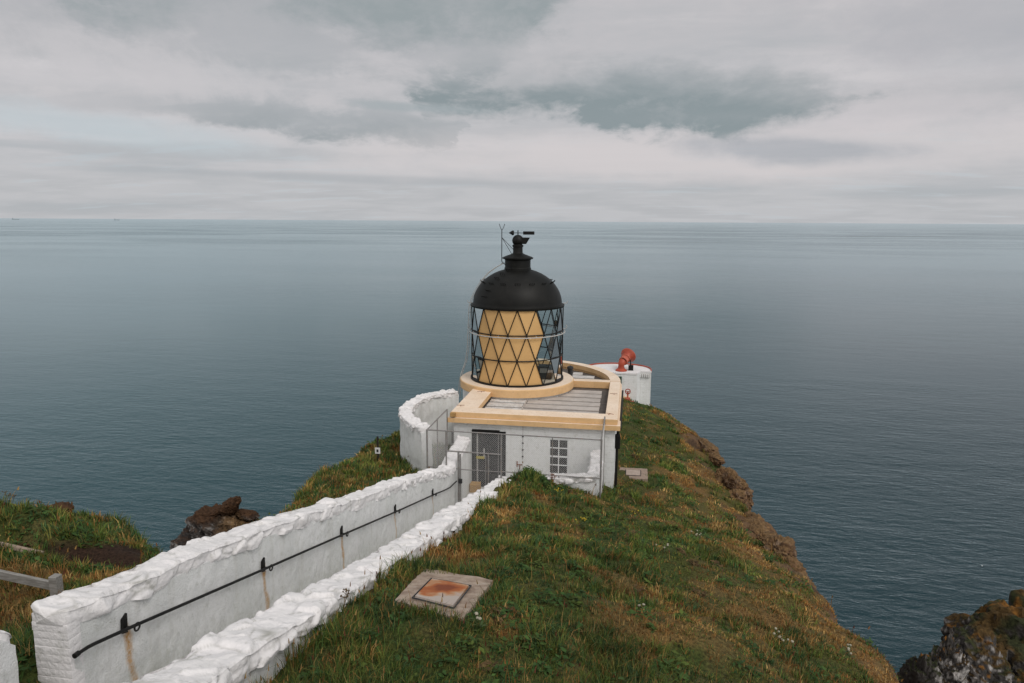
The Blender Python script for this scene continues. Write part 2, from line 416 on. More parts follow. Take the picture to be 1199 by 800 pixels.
# ------------------------------------------------------------------ camera
cam = bpy.data.cameras.new('camera'); co = bpy.data.objects.new('camera', cam); link(co); sc.camera = co
cam.sensor_width = 36; cam.lens = 850/1199*36; cam.clip_start = .1; cam.clip_end = 2e5
pitch = math.atan(141.5/850)
co.location = (0, 0, 70)
co.rotation_euler = (Matrix.Rotation(R(9.29), 3, 'Z') @ Matrix.Rotation(PI/2-pitch, 3, 'X') @ Matrix.Rotation(R(.334), 3, 'Z')).to_euler()
def proj(P):                       # only used to decide how densely turf is planted
    p = P-np.array([0, 0, 70.]); c, s = math.cos(R(9.29)), math.sin(R(9.29))
    X_ = p[:, 0]*c+p[:, 1]*s; Y_ = -p[:, 0]*s+p[:, 1]*c; fw = Y_*math.cos(pitch)-p[:, 2]*math.sin(pitch); up = Y_*math.sin(pitch)+p[:, 2]*math.cos(pitch)
    return X_/np.maximum(fw, .1), up/np.maximum(fw, .1), fw

# ------------------------------------------------------------------ terrain height
CP = np.array([
 (-3.5, 1, 66.6), (-3.5, 4, 65.85), (-3.5, 6.5, 65.15), (-3.5, 9.1, 64.6), (-3.5, 12.1, 63.9), (-3.5, 17, 62.9), (-3.5, 22, 61.75),
 (0, 0, 66.9), (-1, 6.65, 65.2), (1.3, 8.5, 64.4), (-2.93, 8.46, 65.02), (-1.9, 7.97, 65.14), (-1.88, 9.8, 64.68), (-2.97, 10.1, 64.61), (0, 12.5, 63.6), (0, 17, 62.45), (-1, 22, 61.25), (-2.5, 22.2, 61.62), (.1, 24.5, 60.5),
 (.5, 27.5, 60.28), (.6, 32, 60.0), (1.2, 37, 59.6), (1.5, 42.5, 59.15), (2.4, 25, 60.1), (2.5, 19, 61.5), (2.6, 14, 62.8),
 (5.0, 12.5, 62.06), (5.1, 16.8, 61.04), (4.96, 21.2, 60.03), (4.8, 26, 59.3), (4.7, 31.7, 58.67), (3.4, 43.2, 57.95), (1.6, 49, 57.6), (3.0, 5, 64.4), (5.3, 6, 63.4), (5, 0, 65),
 (0, -6, 68.3), (-5, 46, 58.6), (-8, 42, 59.2), (-4, 38, 59.8),
 (-5, 1, 66.6), (-6, 6, 65.42), (-6.1, 10, 64.5), (-6.2, 15, 63.3), (-6.2, 20, 62.1), (-7.3, 7.3, 65.08), (-8.4, 8.0, 64.92), (-9.6, 8.0, 65.0), (-8, 9.16, 64.78),
 (-9.2, 9.8, 64.75), (-10.4, 12.2, 63.95), (-11.1, 12.1, 64.25), (-11.9, 11.55, 64.55), (-16, 11.5, 65.0), (-8.43, 11, 64.06), (-7.6, 14.1, 63.48), (-8.56, 18.9, 62.38),
 (-9.24, 21.8, 61.85), (-10.2, 27.6, 60.97), (-10.1, 30.7, 60.6), (-8.3, 24.6, 61.2), (-7.2, 22.5, 61.5), (-8.5, 5, 65.9), (-15, 0, 67.6), (-24, 4, 66.5), (14, -8, 64), (-7.5, 30, 60.6)], float)
def _tps(r): return np.where(r > 1e-9, r*r*np.log(np.maximum(r, 1e-9)), 0)
_n = len(CP); _K = _tps(np.hypot(CP[:, None, 0]-CP[None, :, 0], CP[:, None, 1]-CP[None, :, 1]))+np.eye(_n)*.08
_P = np.c_[np.ones(_n), CP[:, :2]]
_A = np.block([[_K, _P], [_P.T, np.zeros((3, 3))]]); _W = np.linalg.solve(_A, np.r_[CP[:, 2], 0, 0, 0])
EDGE = np.array([(13, -14), (9, -4), (6.4, 4), (5.5, 9), (5.05, 12.5), (5.1, 16.8), (4.96, 21.2), (4.55, 24), (4.85, 27.5), (4.78, 31.7), (4.1, 36), (3.5, 43.2), (1.6, 49.5), (-3, 51), (-7, 48), (-9.3, 40),
 (-10.2, 33), (-10.2, 30.7), (-10.25, 27.6), (-9.35, 21.8), (-8.6, 18.9), (-7.65, 14.1), (-7.35, 12.4), (-7.7, 11.3), (-8.5, 11.3), (-10.4, 12.3), (-11.1, 12.2), (-11.9, 11.65), (-16, 12.2), (-24, 9), (-40, 6), (-40, -14)], float)
def edge_dist(x, y):
    """signed distance to the cliff edge, positive outside"""
    best = np.full(x.shape, 1e9); ins = np.zeros(x.shape, bool); n = len(EDGE)
    for i in range(n):
        ax, ay = EDGE[i]; bx, by = EDGE[(i+1) % n]; ex, ey = bx-ax, by-ay
        t = np.clip(((x-ax)*ex+(y-ay)*ey)/(ex*ex+ey*ey), 0, 1)
        best = np.minimum(best, np.hypot(x-ax-t*ex, y-ay-t*ey))
        if ay != by:
            c = ((ay > y) != (by > y)) & (x < ax+(y-ay)/(by-ay)*ex); ins ^= c
    return np.where(ins, -best, best)
PATH = lambda y: np.where(y < 22.6, 60.50+.261*(22.6-y), 60.28)
def H(x, y, cut=True):
    x = np.asarray(x, float); y = np.asarray(y, float); z = _W[_n]+_W[_n+1]*x+_W[_n+2]*y
    for i in range(_n): z = z+_W[i]*_tps(np.hypot(x-CP[i, 0], y-CP[i, 1]))
    # mound and eroded bank on the left spur
    z = z+.42*np.exp(-(((x+10.6)/1.7)**2+((y-10.75)/.55)**2))-.62*np.exp(-(((x+9.4)/1.9)**2+((y-9.75)/.42)**2))
    z = z+.30*np.exp(-(((x+2.95)/.5)**2+((y-21.8)/.55)**2))
    tuss = (fbm(x*.9, y*.9, 3, 3)-.5)*.46+(fbm(x*3.1, y*3.1, 8, 3)-.5)*.13
    flat = np.exp(-(((x+2.45)/.9)**2+((y-9.1)/1.2)**2)**2)
    flat = np.maximum(flat, np.exp(-(((x-.35)/.8)**2+((y-27.4)/.9)**2)**2))
    z = z+tuss*(1-flat)
    s = edge_dist(x, y)+(fbm(x*.55, y*.55, 21, 4)-.5)*1.0
    o = np.maximum(s+.35, 0)
    drop = np.where(o < 1, .9*o*o, .9+1.8*(o-1))+np.maximum(o-1, 0)*1.4
    ledge = (fbm(x*.35+3, y*.35, 31, 4)-.5)*np.minimum(o*2.2, 9)
    z = z-drop+ledge
    if cut:
        HZ = z; pc = (x > -5.75) & (x < -3.82) & (y < 24.9); z = np.where(pc, np.minimum(z, PATH(y)-.14), z)
        gp = (x > -6.4) & (x < -5.55) & (y > 5.2) & (y < 6.05); z = np.where(gp, np.minimum(HZ, 65.0+np.clip(-5.62-x, 0, 1)*.75), z)
        yd = (x > -6.25) & (x < -.95) & (y > 22.62) & (y < 25.6); z = np.where(yd, np.minimum(z, 60.12), z)
    return np.maximum(z, -4.)
xsg = np.r_[np.arange(-60, -20, 1.), np.arange(-20, -12, .4), np.arange(-12, 7.2, .12), np.arange(7.2, 16, .35), np.arange(16, 56, 1.)]
ysg = np.r_[np.arange(-40, -4, 1.), np.arange(-4, 4, .3), np.arange(4, 34, .12), np.arange(34, 56, .25), np.arange(56, 96, 1.)]
GX, GY = np.meshgrid(xsg, ysg); GZ = H(GX, GY)
ed = edge_dist(GX, GY)
gy, gx = np.gradient(GZ, ysg, xsg); slope = np.hypot(gx, gy)
def brown(x, y):
    n = fbm(x*.55, y*.42, 40, 4)
    b = sst(1.5, 4.2, x+(n-.5)*6.0)*.95
    b = np.maximum(b, sst(-2.2, -.2, edge_dist(x, y)+(n-.5)*2.5)*np.where(x > 0, .8, .25))
    b = np.maximum(b, sst(.62, .70, fbm(x*.8+7, y*.6, 44, 4))*.75)
    b = b*(1-.75*sst(.52, .64, fbm(x*.9+40, y*.55, 47, 4)))
    return np.clip(b, 0, 1)
def mixc(a, b, t): return np.asarray(a)*(1-t[..., None])+np.asarray(b)*t[..., None]
bt = brown(GX, GY)
gc = mixc((.042, .056, .013), (.155, .090, .034), bt)
gc = mixc(gc, (.085, .070, .026), sst(.45, .65, fbm(GX*2.3, GY*2.3, 50, 3))*.6)
SOIL = lambda x, y: .95*np.exp(-(((x+9.0)/1.3)**2+((y-10.1)/.27)**2))+.9*np.exp(-(((x+8.3)/.6)**2+((y-10.6)/.5)**2))
SOILM = lambda x, y: SOIL(x, y)+.45*(fbm(x*2.5, y*2.5, 63, 3)-.5)
soil = sst(.52, .82, SOILM(GX, GY))
gc = mixc(gc, (.030, .017, .011), soil)
earth = sst(-.9, .1, ed+(fbm(GX*.9, GY*.9, 66, 4)-.5)*3.4)*(GX > 1.5)*sst(13, 17, GY)
gc = mixc(gc, (.135, .078, .042), earth*.85)
gc = mixc(gc, (.060, .036, .022), earth*sst(.52, .64, fbm(GX*3+GZ*2, GY*3, 68, 4)))
rk = sst(1.1, 2.0, slope)*sst(-1., .6, ed)
rc = mixc((.085, .052, .032), (.21, .13, .080), sst(.35, .65, fbm(GX*1.1+GZ*.9, GY*1.1+GZ*1.3, 70, 5)))
rc = mixc(rc, (.035, .028, .024), sst(.5, .62, fbm(GX*2.1-GZ*.7, GY*2.1+GZ*.8, 77, 4)))
gc = gc*(1-rk[..., None])+rc*rk[..., None]
ny, nx = GX.shape; ii = np.arange(ny*nx).reshape(ny, nx)
Q = np.stack([ii[:-1, :-1], ii[:-1, 1:], ii[1:, 1:], ii[1:, :-1]], -1).reshape(-1, 4)
V = np.stack([GX, GY, GZ], -1).reshape(-1, 3)
keep = (V[Q][:, :, 2].max(1) > -3.9)
terrain = mesh_np('headland_ground', V, F4=Q[keep], mat=M['ground'], smooth=True, col=gc.reshape(-1, 3)); tag(terrain, kind='structure')

# ------------------------------------------------------------------ sea
def sea_mat():
    m, N, L, P = nodes('sea_water')
    tc = N.new('ShaderNodeTexCoord')
    def noise(scale, det, sx, sy, rot=0., rough=.55, dist=0.):
        mp = N.new('ShaderNodeMapping'); mp.inputs['Scale'].default_value = (sx, sy, 1); mp.inputs['Rotation'].default_value = (0, 0, rot)
        L.new(tc.outputs['Object'], mp.inputs[0]); n = N.new('ShaderNodeTexNoise'); n.inputs['Scale'].default_value = scale
        n.inputs['Detail'].default_value = det; n.inputs['Roughness'].default_value = rough; n.inputs['Distortion'].default_value = dist
        L.new(mp.outputs[0], n.inputs['Vector']); return n.outputs['Fac']
    def mth(k, a, b):
        n = N.new('ShaderNodeMath'); n.operation = k
        for i, v in enumerate((a, b)):
            if isinstance(v, (int, float)): n.inputs[i].default_value = v
            else: L.new(v, n.inputs[i])
        return n.outputs[0]
    def mr(v, a, b, c, d):
        r = N.new('ShaderNodeMapRange'); L.new(v, r.inputs[0])
        for i, k in enumerate((a, b, c, d)): r.inputs[i+1].default_value = k
        return r.outputs[0]
    swell = noise(.045, 3, .7, 1.5, .35); chop = noise(.30, 5, .6, 1.5, .25, .6, .4); rip = noise(1.3, 4, .7, 1.3, .1, .6)
    slick = noise(.0045, 5, .35, 1.6, .12, .6, .6)
    patch = noise(.0021, 3, .45, 1.2, -.2, .5, .8)
    slk = mth('MULTIPLY', mr(slick, .38, .64, 1., .62), mr(patch, .36, .62, 1.15, .35))
    h = mth('ADD', mth('MULTIPLY', swell, .9), mth('ADD', mth('MULTIPLY', chop, .55), mth('MULTIPLY', rip, .13)))
    ln = N.new('ShaderNodeVectorMath'); ln.operation = 'LENGTH'; L.new(tc.outputs['Object'], ln.inputs[0])
    far = mth('MAXIMUM', mr(ln.outputs['Value'], 110., 380., 1., .20), mr(ln.outputs['Value'], 900., 4500., .20, 1.2))            # wave bump graded by distance to set the sea's reflected brightness
    b = N.new('ShaderNodeBump'); b.inputs['Distance'].default_value = 1.4; L.new(mth('MULTIPLY', slk, far), b.inputs['Strength']); L.new(h, b.inputs['Height'])
    big = noise(.0016, 4, .6, 1., .4)
    sx = N.new('ShaderNodeSeparateXYZ'); L.new(tc.outputs['Object'], sx.inputs[0])
    side = mth('ADD', mr(sx.outputs[0], -220., 160., 0., 1.), mth('MULTIPLY', mth('SUBTRACT', big, .5), .9))     # paler base colour on the left of the head
    x = N.new('ShaderNodeMix'); x.data_type = 'RGBA'; L.new(side, x.inputs[0]); x.clamp_factor = True
    x.inputs[6].default_value = (.016, .058, .070, 1); x.inputs[7].default_value = (.0, .008, .013, 1)
    df = N.new('ShaderNodeBsdfDiffuse'); L.new(x.outputs[2], df.inputs['Color'])
    gs = N.new('ShaderNodeBsdfGlossy'); gs.inputs['Color'].default_value = (.85, .955, .99, 1); L.new(mr(slick, .36, .66, .15, .10), gs.inputs['Roughness']); L.new(b.outputs[0], gs.inputs['Normal'])
    fr = N.new('ShaderNodeFresnel'); fr.inputs['IOR'].default_value = 1.37; L.new(b.outputs[0], fr.inputs['Normal'])
    mx = N.new('ShaderNodeMixShader'); L.new(fr.outputs[0], mx.inputs[0]); L.new(df.outputs[0], mx.inputs[1]); L.new(gs.outputs[0], mx.inputs[2])
    L.new(mx.outputs[0], N['Material Output'].inputs['Surface']); N.remove(P)
    return m
M['sea'] = sea_mat()
S = 90000.
o = MB().face([(-S, -S, 0), (S, -S, 0), (S, S, 0), (-S, S, 0)]).build('sea', M['sea']); tag(o, kind='structure')

# ------------------------------------------------------------------ limewashed rubble walls
def n3(v, s, o=(0, 0, 0)): return mn.noise(Vector((v[0]*s+o[0], v[1]*s+o[1], v[2]*s+o[2])))
def resample(pts, step):
    out = []; P = [Vector(p) for p in pts]
    for a, b in zip(P[:-1], P[1:]):
        n = max(1, int((b-a).length/step))
        for k in range(n): out.append(a.lerp(b, k/n))
    out.append(P[-1]); return out
def wall_body(name, parent, line, thick, ztop, zbot, step=.05, vstep=.06, stain=None, green=True, amp=.022, courses=None):
    """line: centre line [(x,y)], ztop/zbot functions of (x,y)"""
    pts = resample([(x, y, 0) for x, y in line], step); n = len(pts); rows = []; cols = []
    nv = 18 if vstep > .05 else 30; nt = 7
    for i, p in enumerate(pts):
        t = (pts[min(i+1, n-1)]-pts[max(i-1, 0)]).normalized(); nr = Vector((t.y, -t.x, 0))   # nr: right-hand side
        zt, zb = ztop(p.x, p.y), zbot(p.x, p.y); row = []; cr = []
        prof = [(thick/2, zb+(zt-zb)*k/nv) for k in range(nv)]+[(thick/2-thick*k/nt, zt+.02*math.sin(PI*k/nt)) for k in range(nt+1)]+[(-thick/2, zb+(zt-zb)*(nv-1-k)/nv) for k in range(nv)]
        for (d, z) in prof:
            q = p+nr*d; q.z = z
            sgn = 1 if d > 0 else -1
            k = amp*n3(q, 2.3)*1.2+amp*.8*n3(q, 7, (3, 1, 7))+amp*.35*n3(q, 17, (9, 1, 7))
            q2 = q+nr*(k*sgn)*1.0; q2.z = z+(k*.8 if z > zt-.01 else 0)
            row.append(q2)
            r_ = g_ = 0.
            if stain: r_ = stain(q, d)
            if green: g_ = max(0, 1-(z-zb-.15)/.45)*.55
            cr.append((r_, g_, 0))
        rows.append(row); cols.append(cr)
    m_ = len(rows[0]); V = [v for r in rows for v in r]; cc = np.array([c for r in cols for c in r])
    idx = np.arange(n*m_).reshape(n, m_)
    Q = np.stack([idx[:-1, :-1], idx[:-1, 1:], idx[1:, 1:], idx[1:, :-1]], -1).reshape(-1, 4)
    # end caps: strips between the two faces
    F4 = list(Q)
    for e, flip in ((0, True), (n-1, False)):
        r = idx[e]; a, b = 0, m_-1
        while b-a >= 3:
            f = (r[a], r[a+1], r[b-1], r[b]); F4.append(f[::-1] if flip else f); a += 1; b -= 1
    o = mesh_np(name, [tuple(v) for v in V], F4=np.array(F4), mat=M['wall'], parent=parent, smooth=True, col=cc)
    o.data.set_sharp_from_angle(angle=R(50)); return o
def stone(bm, c, size, ang, tilt, seed, e=.42, n=7):
    """irregular block: a rounded cube with knobbly faces"""
    grid = {}
    Rm = Matrix.Rotation(ang, 3, 'Z') @ Matrix.Rotation(tilt[0], 3, 'X') @ Matrix.Rotation(tilt[1], 3, 'Y')
    skew = [rnd.uniform(-.22, .22) for _ in range(4)]
    def vert(p):
        key = tuple(round(q*n) for q in p)
        if key in grid: return grid[key]
        d = Vector(p); l = (abs(d.x)**(1/e)+abs(d.y)**(1/e)+abs(d.z)**(1/e))**e
        d = d/l if l else d
        d = Vector((d.x*(1+skew[0]*d.y+skew[1]*d.z), d.y*(1+skew[2]*d.x), d.z*(1+skew[3]*d.x)))
        q = Vector((d.x*size[0]/2, d.y*size[1]/2, d.z*size[2]/2))
        k = 1+.20*n3(q, 5.5, (seed*3.1, seed*1.7, 0))+.12*n3(q, 13, (seed, 4, 1))
        q = q*k; v = bm.verts.new(Vector(c)+Rm @ q); grid[key] = v; return v
    for ax in range(3):
        for sg in (-1, 1):
            for i in range(n):
                for j in range(n):
                    q = []
                    for (a, b) in ((i, j), (i+1, j), (i+1, j+1), (i, j+1)):
                        p = [0, 0, 0]; p[ax] = sg; p[(ax+1) % 3] = -1+2*a/n; p[(ax+2) % 3] = -1+2*b/n; q.append(vert(p))
                    if sg < 0: q = q[::-1]
                    try: bm.faces.new(q)
                    except ValueError: pass
def coping(name, parent, line, width, ztop, h=.20, lmin=.24, lmax=.52, over=.0, n=7, sub=None, jit=.05, step=.021):
    """rubble cope stones bedded and limewashed together: a swept block whose surface is broken into stones"""
    pts = resample([(x, y, 0) for x, y in line], step); m = len(pts); ns, nt = max(6, int(h*1.1/step)), int(width/step)
    prof = [(1, k/ns) for k in range(ns)]+[(1-2*k/nt, 1.) for k in range(nt+1)]+[(-1, 1-(k+1)/ns) for k in range(ns)]
    V = []; DJ = []; sc3 = 1/((lmin+lmax)*.5); so_ = rnd.uniform(0, 50); cache = {}
    def cell(q):
        key = (round(q.x, 3), round(q.y, 3), round(q.z, 3))
        if key not in cache:
            r_ = random.Random(hash(key)); cache[key] = (r_.uniform(-1, 1), Vector((r_.uniform(-1, 1), r_.uniform(-1, 1), r_.uniform(-1, 1))))
        return cache[key]
    for i, p in enumerate(pts):
        t = (pts[min(i+1, m-1)]-pts[max(i-1, 0)]).normalized(); nr = Vector((t.y, -t.x, 0)); zt = ztop(p.x, p.y)
        w2 = width/2*(1+.13*mn.noise(Vector((p.x*2.1+so_, p.y*2.1, 3.)))); hh = h*(1+.28*mn.noise(Vector((p.x*1.7, p.y*1.7+so_, 9.))))
        zo = .035*mn.noise(Vector((p.x*1.3, p.y*1.3, so_)))
        e = min(i, m-1-i)*step; sh = 1-.06*max(0, 1-e/.12)**2
        for (a_, b_) in prof:
            # rounded shoulders
            r_ = .055; x = a_*w2*sh; z = zt+zo-hh*(1-b_)
            if b_ >= 1 and abs(a_)*w2 > w2-r_: z -= (abs(a_)*w2-(w2-r_))**2/r_*.5
            if b_ < 1: x *= .90+.10*min(1, b_*3)-.04*b_*b_
            q = p+nr*x; q.z = z
            nn = (nr*(1 if x > 0 else -1)*(1-b_*.2) if b_ < 1 else Vector((0, 0, 1))+nr*a_*.5*abs(a_)**3).normalized()
            warp = Vector((mn.noise(q*3.1), mn.noise(q*3.1+Vector((9, 2, 4))), mn.noise(q*3.1+Vector((1, 7, 5)))))*.07
            sk = Vector((q.x*sc3, q.y*sc3, q.z*sc3*1.5))+warp*sc3+Vector((so_, 0, 0))
            ds, ps = mn.voronoi(sk); o_, tv = cell(ps[0]); g = min(1., (ds[1]-ds[0])/.26); g = g*g*(3-2*g)
            d = (o_*.044+(sk-ps[0]).dot(tv)*.042)*g-.016*(1-g)+.022*mn.noise(q*4.2)
            s2 = sk*2.3; ds2, ps2 = mn.voronoi(s2); o2, tv2 = cell(ps2[0]); g2 = min(1., (ds2[1]-ds2[0])/.3); d += (o2*.006+(s2-ps2[0]).dot(tv2)*.010)*g2; d = max(-.05, min(.05, d))
            d += .006*mn.noise(q*16)+.003*mn.noise(q*37)
            w_ = math.sqrt(max(0., 1-max(0., 1-e/.075)**2)); cq = Vector((p.x, p.y, zt-hh*.55)); q2 = q+nn*d      # rounded ends
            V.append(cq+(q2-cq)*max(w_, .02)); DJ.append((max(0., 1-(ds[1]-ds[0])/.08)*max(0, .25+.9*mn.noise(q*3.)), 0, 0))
    k = len(prof); idx = np.arange(m*k).reshape(m, k)
    F = list(np.stack([idx[:-1, :-1], idx[:-1, 1:], idx[1:, 1:], idx[1:, :-1]], -1).reshape(-1, 4))
    F += list(np.stack([idx[:-1, -1], idx[:-1, 0], idx[1:, 0], idx[1:, -1]], -1))
    T3 = []
    for e, fl in ((0, 1), (m-1, 0)):                 # fan-shaped ends
        r_ = list(idx[e]); ctr = sum((V[i] for i in r_), Vector())/k; V.append(ctr); DJ.append((0, 0, 0)); ci = len(V)-1
        for i in range(k): T3.append((r_[i], ci, r_[(i+1) % k])[::-1 if fl else 1])
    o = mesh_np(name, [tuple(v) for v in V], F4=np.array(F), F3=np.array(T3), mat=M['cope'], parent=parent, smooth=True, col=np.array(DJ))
    o.data.set_sharp_from_angle(angle=R(55)); return o
def lin(tab):
    ys, zs = zip(*tab); return lambda x, y: float(np.interp(y, ys, zs))
ZL = lin([(-2, 68.1), (5.9, 66.08), (6.9, 65.84), (8.6, 65.50), (10.5, 65.06), (14.2, 64.08), (18.5, 63.02), (21.5, 62.14), (22.3, 61.98), (22.6, 62.15), (24.7, 62.3)])
ZR = lin([(-3, 68.2), (5, 66.08), (6, 65.82), (7.2, 65.5), (9.6, 64.82), (14.2, 63.68), (20, 62.2), (23, 61.5)])
HB = lambda x, y: float(H(np.array([x]), np.array([y]), False)[0])
RAILB = [(6.78, 65.43), (9.87, 64.62), (12.94, 63.82), (16.24, 62.95), (19.63, 62.08)]
def stain_left(q, d):
    if d < .1: return 0.
    r = 0.
    for j, (yb, zb) in enumerate(RAILB):
        dn = zb-.02-q.z
        if dn < 0: continue
        c = yb+.03+.10*dn+.022*math.sin(dn*11+j); wd = (.062 if j < 3 else .05)*(1+.25*math.sin(dn*9+j*2))
        r = max(r, max(0., 1-abs((q.y-c)/wd)**2.2)*(1-.35*min(1, dn/.9))*(1 if j in (0, 1, 2) else .75))
    return min(1., r*1.15)
wl = empty('whitewashed_wall', (-5.75, 6.0, 65.4), 'long whitewashed rubble wall left of the path, with the black handrail on it', 'wall', 'whitewashed walls of the approach path')
wall_body('wall_body', wl, [(-5.755, 6.04), (-5.755, 24.6)], .39, lambda x, y: ZL(x, y)-.13, lambda x, y: PATH(np.array(y)).item()-.25 if True else 0, step=.03, vstep=.03, stain=stain_left, amp=.014)
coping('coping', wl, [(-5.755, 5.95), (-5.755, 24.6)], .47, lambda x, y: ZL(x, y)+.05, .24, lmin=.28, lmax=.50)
pr = MB()      # squared end of the wall, laid in courses
z = 64.7
k = 0
while z < 65.92:
    h = rnd.uniform(.08, .10); pr.box(-5.958+rnd.uniform(-.004, .004), -5.552+rnd.uniform(-.002, .002), 5.99+rnd.uniform(-.004, .004), 6.16, z, z+h, .006); z += h-.002
pr.build('wall_end', M['copestone'], wl, True)
wr = empty('whitewashed_wall', (-3.85, 6.0, 65.4), 'long whitewashed rubble wall between the path and the grass with the concrete slab', 'wall', 'whitewashed walls of the approach path')
def foot(x, y): return min(HB(x, y), PATH(np.array(y)).item())-.35
wall_body('wall_body', wr, [(-3.84, -1.5), (-3.84, 22.9)], .46, lambda x, y: ZR(x, y)-.13, foot, step=.06, amp=.03)
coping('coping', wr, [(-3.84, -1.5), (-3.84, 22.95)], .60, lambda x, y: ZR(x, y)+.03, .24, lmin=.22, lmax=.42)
wn = empty('whitewashed_wall', (-5.9, 5.2, 65.4), 'short rounded end of a whitewashed wall at the left edge, nearest the camera', 'wall', 'whitewashed walls of the approach path')
ZN = lin([(-2, 68.3), (4.6, 66.55), (5.15, 66.36), (5.3, 66.22)])
wall_body('wall_body', wn, [(-5.68, -1.5), (-5.68, 5.3)], .40, lambda x, y: ZN(x, y)-.10, lambda x, y: PATH(np.array(y)).item()-.3, step=.05, amp=.016)
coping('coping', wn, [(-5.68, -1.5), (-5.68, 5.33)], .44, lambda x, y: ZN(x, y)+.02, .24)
kb = MB().box(-5.62, -5.50, 5.2, 6.02, 64.1, 65.02, .03).build('threshold_step', M['copestone']); tag(kb, 'low whitewashed step in the grassy gap between the two wall ends', 'step')
# curved enclosure
CV = [(-6.78, 23.36), (-7.25, 23.80), (-7.72, 24.45), (-8.08, 25.1), (-8.28, 25.8), (-8.33, 26.5), (-8.25, 27.3), (-8.0, 28.0), (-7.6, 28.55), (-7.1, 29.0)]
cv = empty('curved_wall', (-8.2, 26.3, 61), 'curved whitewashed rubble wall enclosing the left side of the lighthouse', 'wall')
wall_body('wall_body', cv, CV, .44, lambda x, y: 62.80, lambda x, y: min(HB(x, y), 61.3)-.5, step=.07, amp=.03)
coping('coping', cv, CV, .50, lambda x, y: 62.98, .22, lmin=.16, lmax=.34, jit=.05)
# low rough wall under the window
lw = empty('low_wall', (-1.9, 22.5, 61.2), 'low lumpy whitewashed wall in front of the barred window, half buried in grass', 'wall')
ZW = lambda x, y: (61.70+.22*max(0, (x+2.6)/1.7)+(.02*(y-22.5)))
wall_body('wall_body', lw, [(-2.9, 22.52), (-1.02, 22.52), (-.98, 23.2), (-.98, 24.95)], .30, lambda x, y: ZW(x, y)-.03, lambda x, y: 60.0, step=.06, amp=.05)
coping('coping', lw, [(-2.9, 22.52), (-1.02, 22.52), (-.98, 23.2), (-.98, 24.95)], .42, lambda x, y: ZW(x, y)+.08, .22, lmin=.22, lmax=.45)

# path and yard (setting)
b = bmesh.new(); ys = list(np.arange(-2, 22.61, .4))+[22.6, 23.0, 25.1]; pv = []
for y in ys:
    zz = PATH(np.array(y)).item() if y < 22.8 else 60.28
    pv.append([b.verts.new((x, y, zz+.02*n3((x, y, 0), 1.1))) for x in (-5.66, -5.2, -4.75, -4.3, -3.95)])
for A, B in zip(pv[:-1], pv[1:]):
    for i in range(4): b.faces.new((A[i], A[i+1], B[i+1], B[i]))
me = bpy.data.meshes.new('path'); b.to_mesh(me); b.free(); me.materials.append(M['pathmat']); o = bpy.data.objects.new('path', me); link(o); tag(o, kind='structure')
o = MB().box(-3.95, -1.0, 22.66, 25.1, 60.0, 60.262).build('yard', M['pathmat']); tag(o, kind='structure')

# handrail
hr = empty('handrail', (-5.5, 6, 65.5), 'black iron handrail running down the inner face of the left whitewashed wall', 'handrail')
rp = [(-5.47, 5.98, 65.60), (-5.47, 6.14, 65.585), (-5.47, 6.24, 65.565)]+[(-5.47, y, z) for y, z in RAILB]+[(-5.47, 20.7, 61.79), (-5.47, 21.4, 61.62), (-5.47, 22.0, 61.55), (-5.45, 22.2, 61.54)]
MB().tube(rp, .020, 10).build('rail', M['black'], hr, True)
MB().lathe([(0, -.03), (.028, -.03), (.028, .03), (0, .03)], (-5.47, 5.985, 65.60), 12, axis=(0, 1, 0)).build('end_cap', M['black'], hr, True)
for j, (y, z) in enumerate(RAILB):
    p = MB(); a, c = .075, .085        # skewed back plate on the wall face
    pl = [(y-a*.75, z-.05), (y+a*.35, z-.08), (y+a*.5, z+.15), (y-a*.55, z+.11)]
    for f in ([(-5.553, u, v) for u, v in pl], [(-5.525, u, v) for u, v in pl][::-1]): p.face(f)
    for i in range(4):
        u0, v0 = pl[i]; u1, v1 = pl[(i+1) % 4]; p.face([(-5.553, u0, v0), (-5.553, u1, v1), (-5.525, u1, v1), (-5.525, u0, v0)])
    p.tube([(-5.54, y, z), (-5.47, y, z)], .014, 6)
    bo = p.build('bracket', M['black'], hr)
    MB().tube([(-5.47, y+.11+.045*math.cos(t), z-.055+.045*math.sin(t)) for t in np.linspace(0, 2*PI, 15)[:-1]], .011, 6, closed=True).build('ring', M['black'], bo, True)
h2 = empty('handrail', (-5.44, 5.2, 65.8), 'end of a second black handrail on the short wall at the left edge', 'handrail')
MB().tube([(-5.40, 5.16, 65.80), (-5.40, 5.0, 65.81), (-5.40, 4.9, 65.84), (-5.40, 1.0, 66.86)], .022, 10).build('rail', M['black'], h2, True)
for y in (1.6, 4.4): MB().box(-5.49, -5.42, y-.05, y+.05, 65.97+.26*(4.4-y)-.07, 65.97+.26*(4.4-y)+.09, .01).build('bracket', M['black'], h2)

# ------------------------------------------------------------------ LIGHTHOUSE
LX, LY = -4.78, 30.62; LC = Vector((LX, LY, 0)); A0 = math.atan2(-LY, -LX)   # direction of the approach side
lh = empty('lighthouse', (-3.3, 28, 60.2), 'squat white lighthouse with a black domed lantern and cream roof parapet', 'lighthouse')
def ztower(): pass
X0, X1, YF = -6.25, -.39, 25.08
AC, AR = (-5.06, 31.2), 4.75
def arc(r, a0, a1, n): return [(AC[0]+r*math.cos(a0+(a1-a0)*k/n), AC[1]+r*math.sin(a0+(a1-a0)*k/n)) for k in range(n+1)]
aend = math.acos((X0-AC[0])/(AR-.08))
wb = MB()
foot_ = [(X0, YF+.12), (X1, YF+.12)]+arc(AR-.08, 0, aend, 30)
wb.prism(foot_, 59.4, 62.72)
DX0, DX1, DZ = -5.57, -4.31, 62.44; WX0, WX1, WZ0, WZ1 = -2.74, -2.02, 60.92, 62.28
